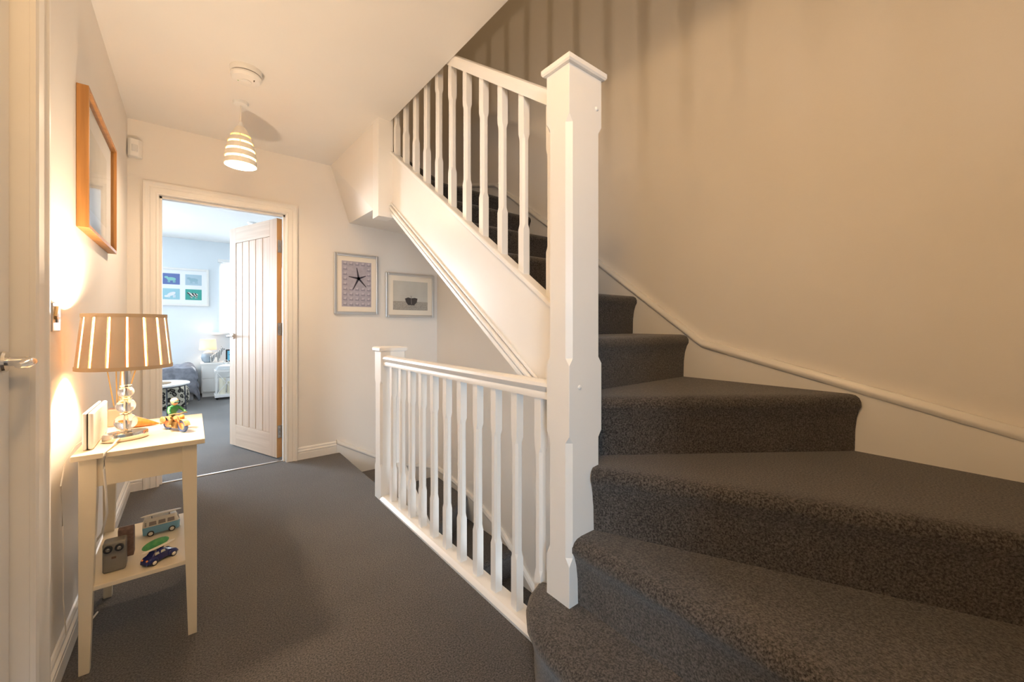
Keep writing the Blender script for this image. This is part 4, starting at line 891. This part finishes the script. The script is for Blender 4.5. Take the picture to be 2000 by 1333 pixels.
obj('cross_brace', MB().cyl((lx0_ + 0.01, ly0_ + 0.005, 0.08), (lx1_ - 0.01, ly0_ + 0.005, 0.40), 0.005, n=6).cyl((lx1_ - 0.01, ly0_ + 0.005, 0.08), (lx0_ + 0.01, ly0_ + 0.005, 0.40), 0.005, n=6), 'white', lt)
WAX = mat('cream_wax', (0.80, 0.76, 0.62), 0.5)
for cx, cy, ch in ((0.355, 7.24, 0.23), (0.45, 7.28, 0.17)): obj('candle', MB().cyl((cx, cy, 0.075), (cx, cy, 0.075 + ch), 0.04, n=20), WAX, lt, smooth=40)
for x in (lx0_ + 0.02, lx1_ - 0.02):
    for y in (ly0_ + 0.02, ly1_ - 0.02): obj('foot', MB().ell((x, y, 0.018), 0.018, 0.018, 0.018, 12, 8), 'black', lt, smooth=60)
# sofa bed with grey throw
sb_ = thing('daybed', 'white daybed covered with a crumpled grey throw in the bedroom', 'bed', (-0.8, 7.6, 0))
obj('base', MB().box(-1.7, 0.02, 7.30, 7.95, 0.0, 0.30), mat('grey_base', (0.40, 0.40, 0.42), 0.9), sb_, bevel=0.02)
obj('mattress', MB().box(-1.72, 0.05, 7.28, 7.96, 0.30, 0.47), mat('pale_sheet', (0.70, 0.71, 0.74), 0.9), sb_, bevel=0.06, seg=4)
tm = MB(); gx, gy = 34, 22
rows = []
for i in range(gx + 1):
    row = []
    for j in range(gy + 1):
        u_ = i / gx; v_ = j / gy
        x = -0.95 + 1.06 * u_; s_ = v_ * 0.95
        wv = 0.012 * math.sin(17 * u_ + 3 * v_) + 0.010 * math.sin(31 * u_ - 11 * v_) + 0.008 * math.sin(45 * v_ + 9 * u_)
        if s_ < 0.60: y = 7.92 - s_; z = 0.485 + wv
        else: y = 7.265 - 0.02 + wv * 0.8; z = 0.485 - (s_ - 0.60) + wv * 0.3
        if u_ > 0.90: z -= (u_ - 0.90) ** 1.3 * 3.2; x = min(x, 0.07 + wv)
        row.append((x, y, z))
    rows.append(row)
tm.loops(rows, cap=False, closed=False)
th = obj('throw', tm, mat('grey_throw', (0.30, 0.31, 0.36), 0.95, vary=0.35, vscale=14, bump=0.5, bscale=120), sb_, smooth=80)
so = th.modifiers.new('solid', 'SOLIDIFY'); so.thickness = 0.012
# pouf
pfm = obj('leopard_pouf', MB().lathe([(0.0, 0.0), (0.23, 0.0), (0.25, 0.03), (0.262, 0.13), (0.25, 0.24), (0.21, 0.285), (0.0, 0.30)], (0, 0, 0), 40), spots_mat('leopard_print', (0.62, 0.56, 0.44), (0.03, 0.025, 0.02), 22), None, smooth=50)
pfm.location = (-0.28, 6.94, 0.0)
tag(pfm, 'leopard print pouf tucked under the round bedroom table', 'pouf')
# round table
rtb = thing('round_table', 'round white low table with thin dark metal legs in the bedroom', 'table', (-0.36, 6.50, 0))
obj('tabletop', MB().lathe([(0.0, 0.0), (0.335, 0.0), (0.345, 0.006), (0.345, 0.022), (0.338, 0.026), (0.0, 0.026)], (-0.36, 6.50, 0.345), 56), 'white', rtb, smooth=35)
IRON = mat('dark_iron', (0.07, 0.07, 0.08), 0.5)
for a in (R_(20), R_(160), R_(245), R_(295)):
    obj('leg', MB().tube([(-0.36 + 0.31 * math.cos(a), 6.50 + 0.31 * math.sin(a), 0.345), (-0.36 + 0.325 * math.cos(a), 6.50 + 0.325 * math.sin(a), 0.0)], 0.008, 8), IRON, rtb, smooth=60)
obj('leg_ring', MB().lathe([(0.312, 0.333), (0.325, 0.333), (0.325, 0.345), (0.312, 0.345), (0.312, 0.333)], (-0.36, 6.50, 0), 48, cap=False), IRON, rtb)
mt = obj('woven_mat', MB().lathe([(0.0, 0.0), (0.165, 0.0), (0.17, 0.004), (0.165, 0.008), (0.0, 0.008)], (0, 0, 0), 40), mat('woven_straw', (0.40, 0.28, 0.17), 0.9, vary=0.4, vscale=120), None, smooth=40)
mt.location = (-0.36, 6.47, 0.3715); tag(mt, 'round woven straw mat on the white bedroom table', 'mat')
jr = thing('glass_jar', 'clear glass jar standing on the woven mat', 'jar', (-0.36, 6.47, 0.381))
obj('jar_body', MB().lathe([(0.0, 0.0), (0.045, 0.0), (0.055, 0.02), (0.055, 0.07), (0.042, 0.09), (0.042, 0.10), (0.038, 0.10), (0.038, 0.088), (0.050, 0.068), (0.050, 0.02), (0.0, 0.006)], (-0.36, 6.47, 0.381), 28, cap=False), 'glass', jr, smooth=60)
obj('candle', MB().cyl((-0.36, 6.47, 0.389), (-0.36, 6.47, 0.425), 0.032, n=20), WAX, jr, smooth=40)
dl = thing('ceiling_downlight', 'small round white light fitting on the bedroom ceiling', 'ceiling light', (0.62, 6.2, H))
obj('body', MB().lathe([(0.0, 0.0), (0.055, 0.0), (0.055, -0.012), (0.045, -0.018), (0.0, -0.018)], (0.62, 6.2, H), 28), 'white', dl, smooth=40)

for o in bpy.data.objects:
    if '_rot' in o: del o['_rot']
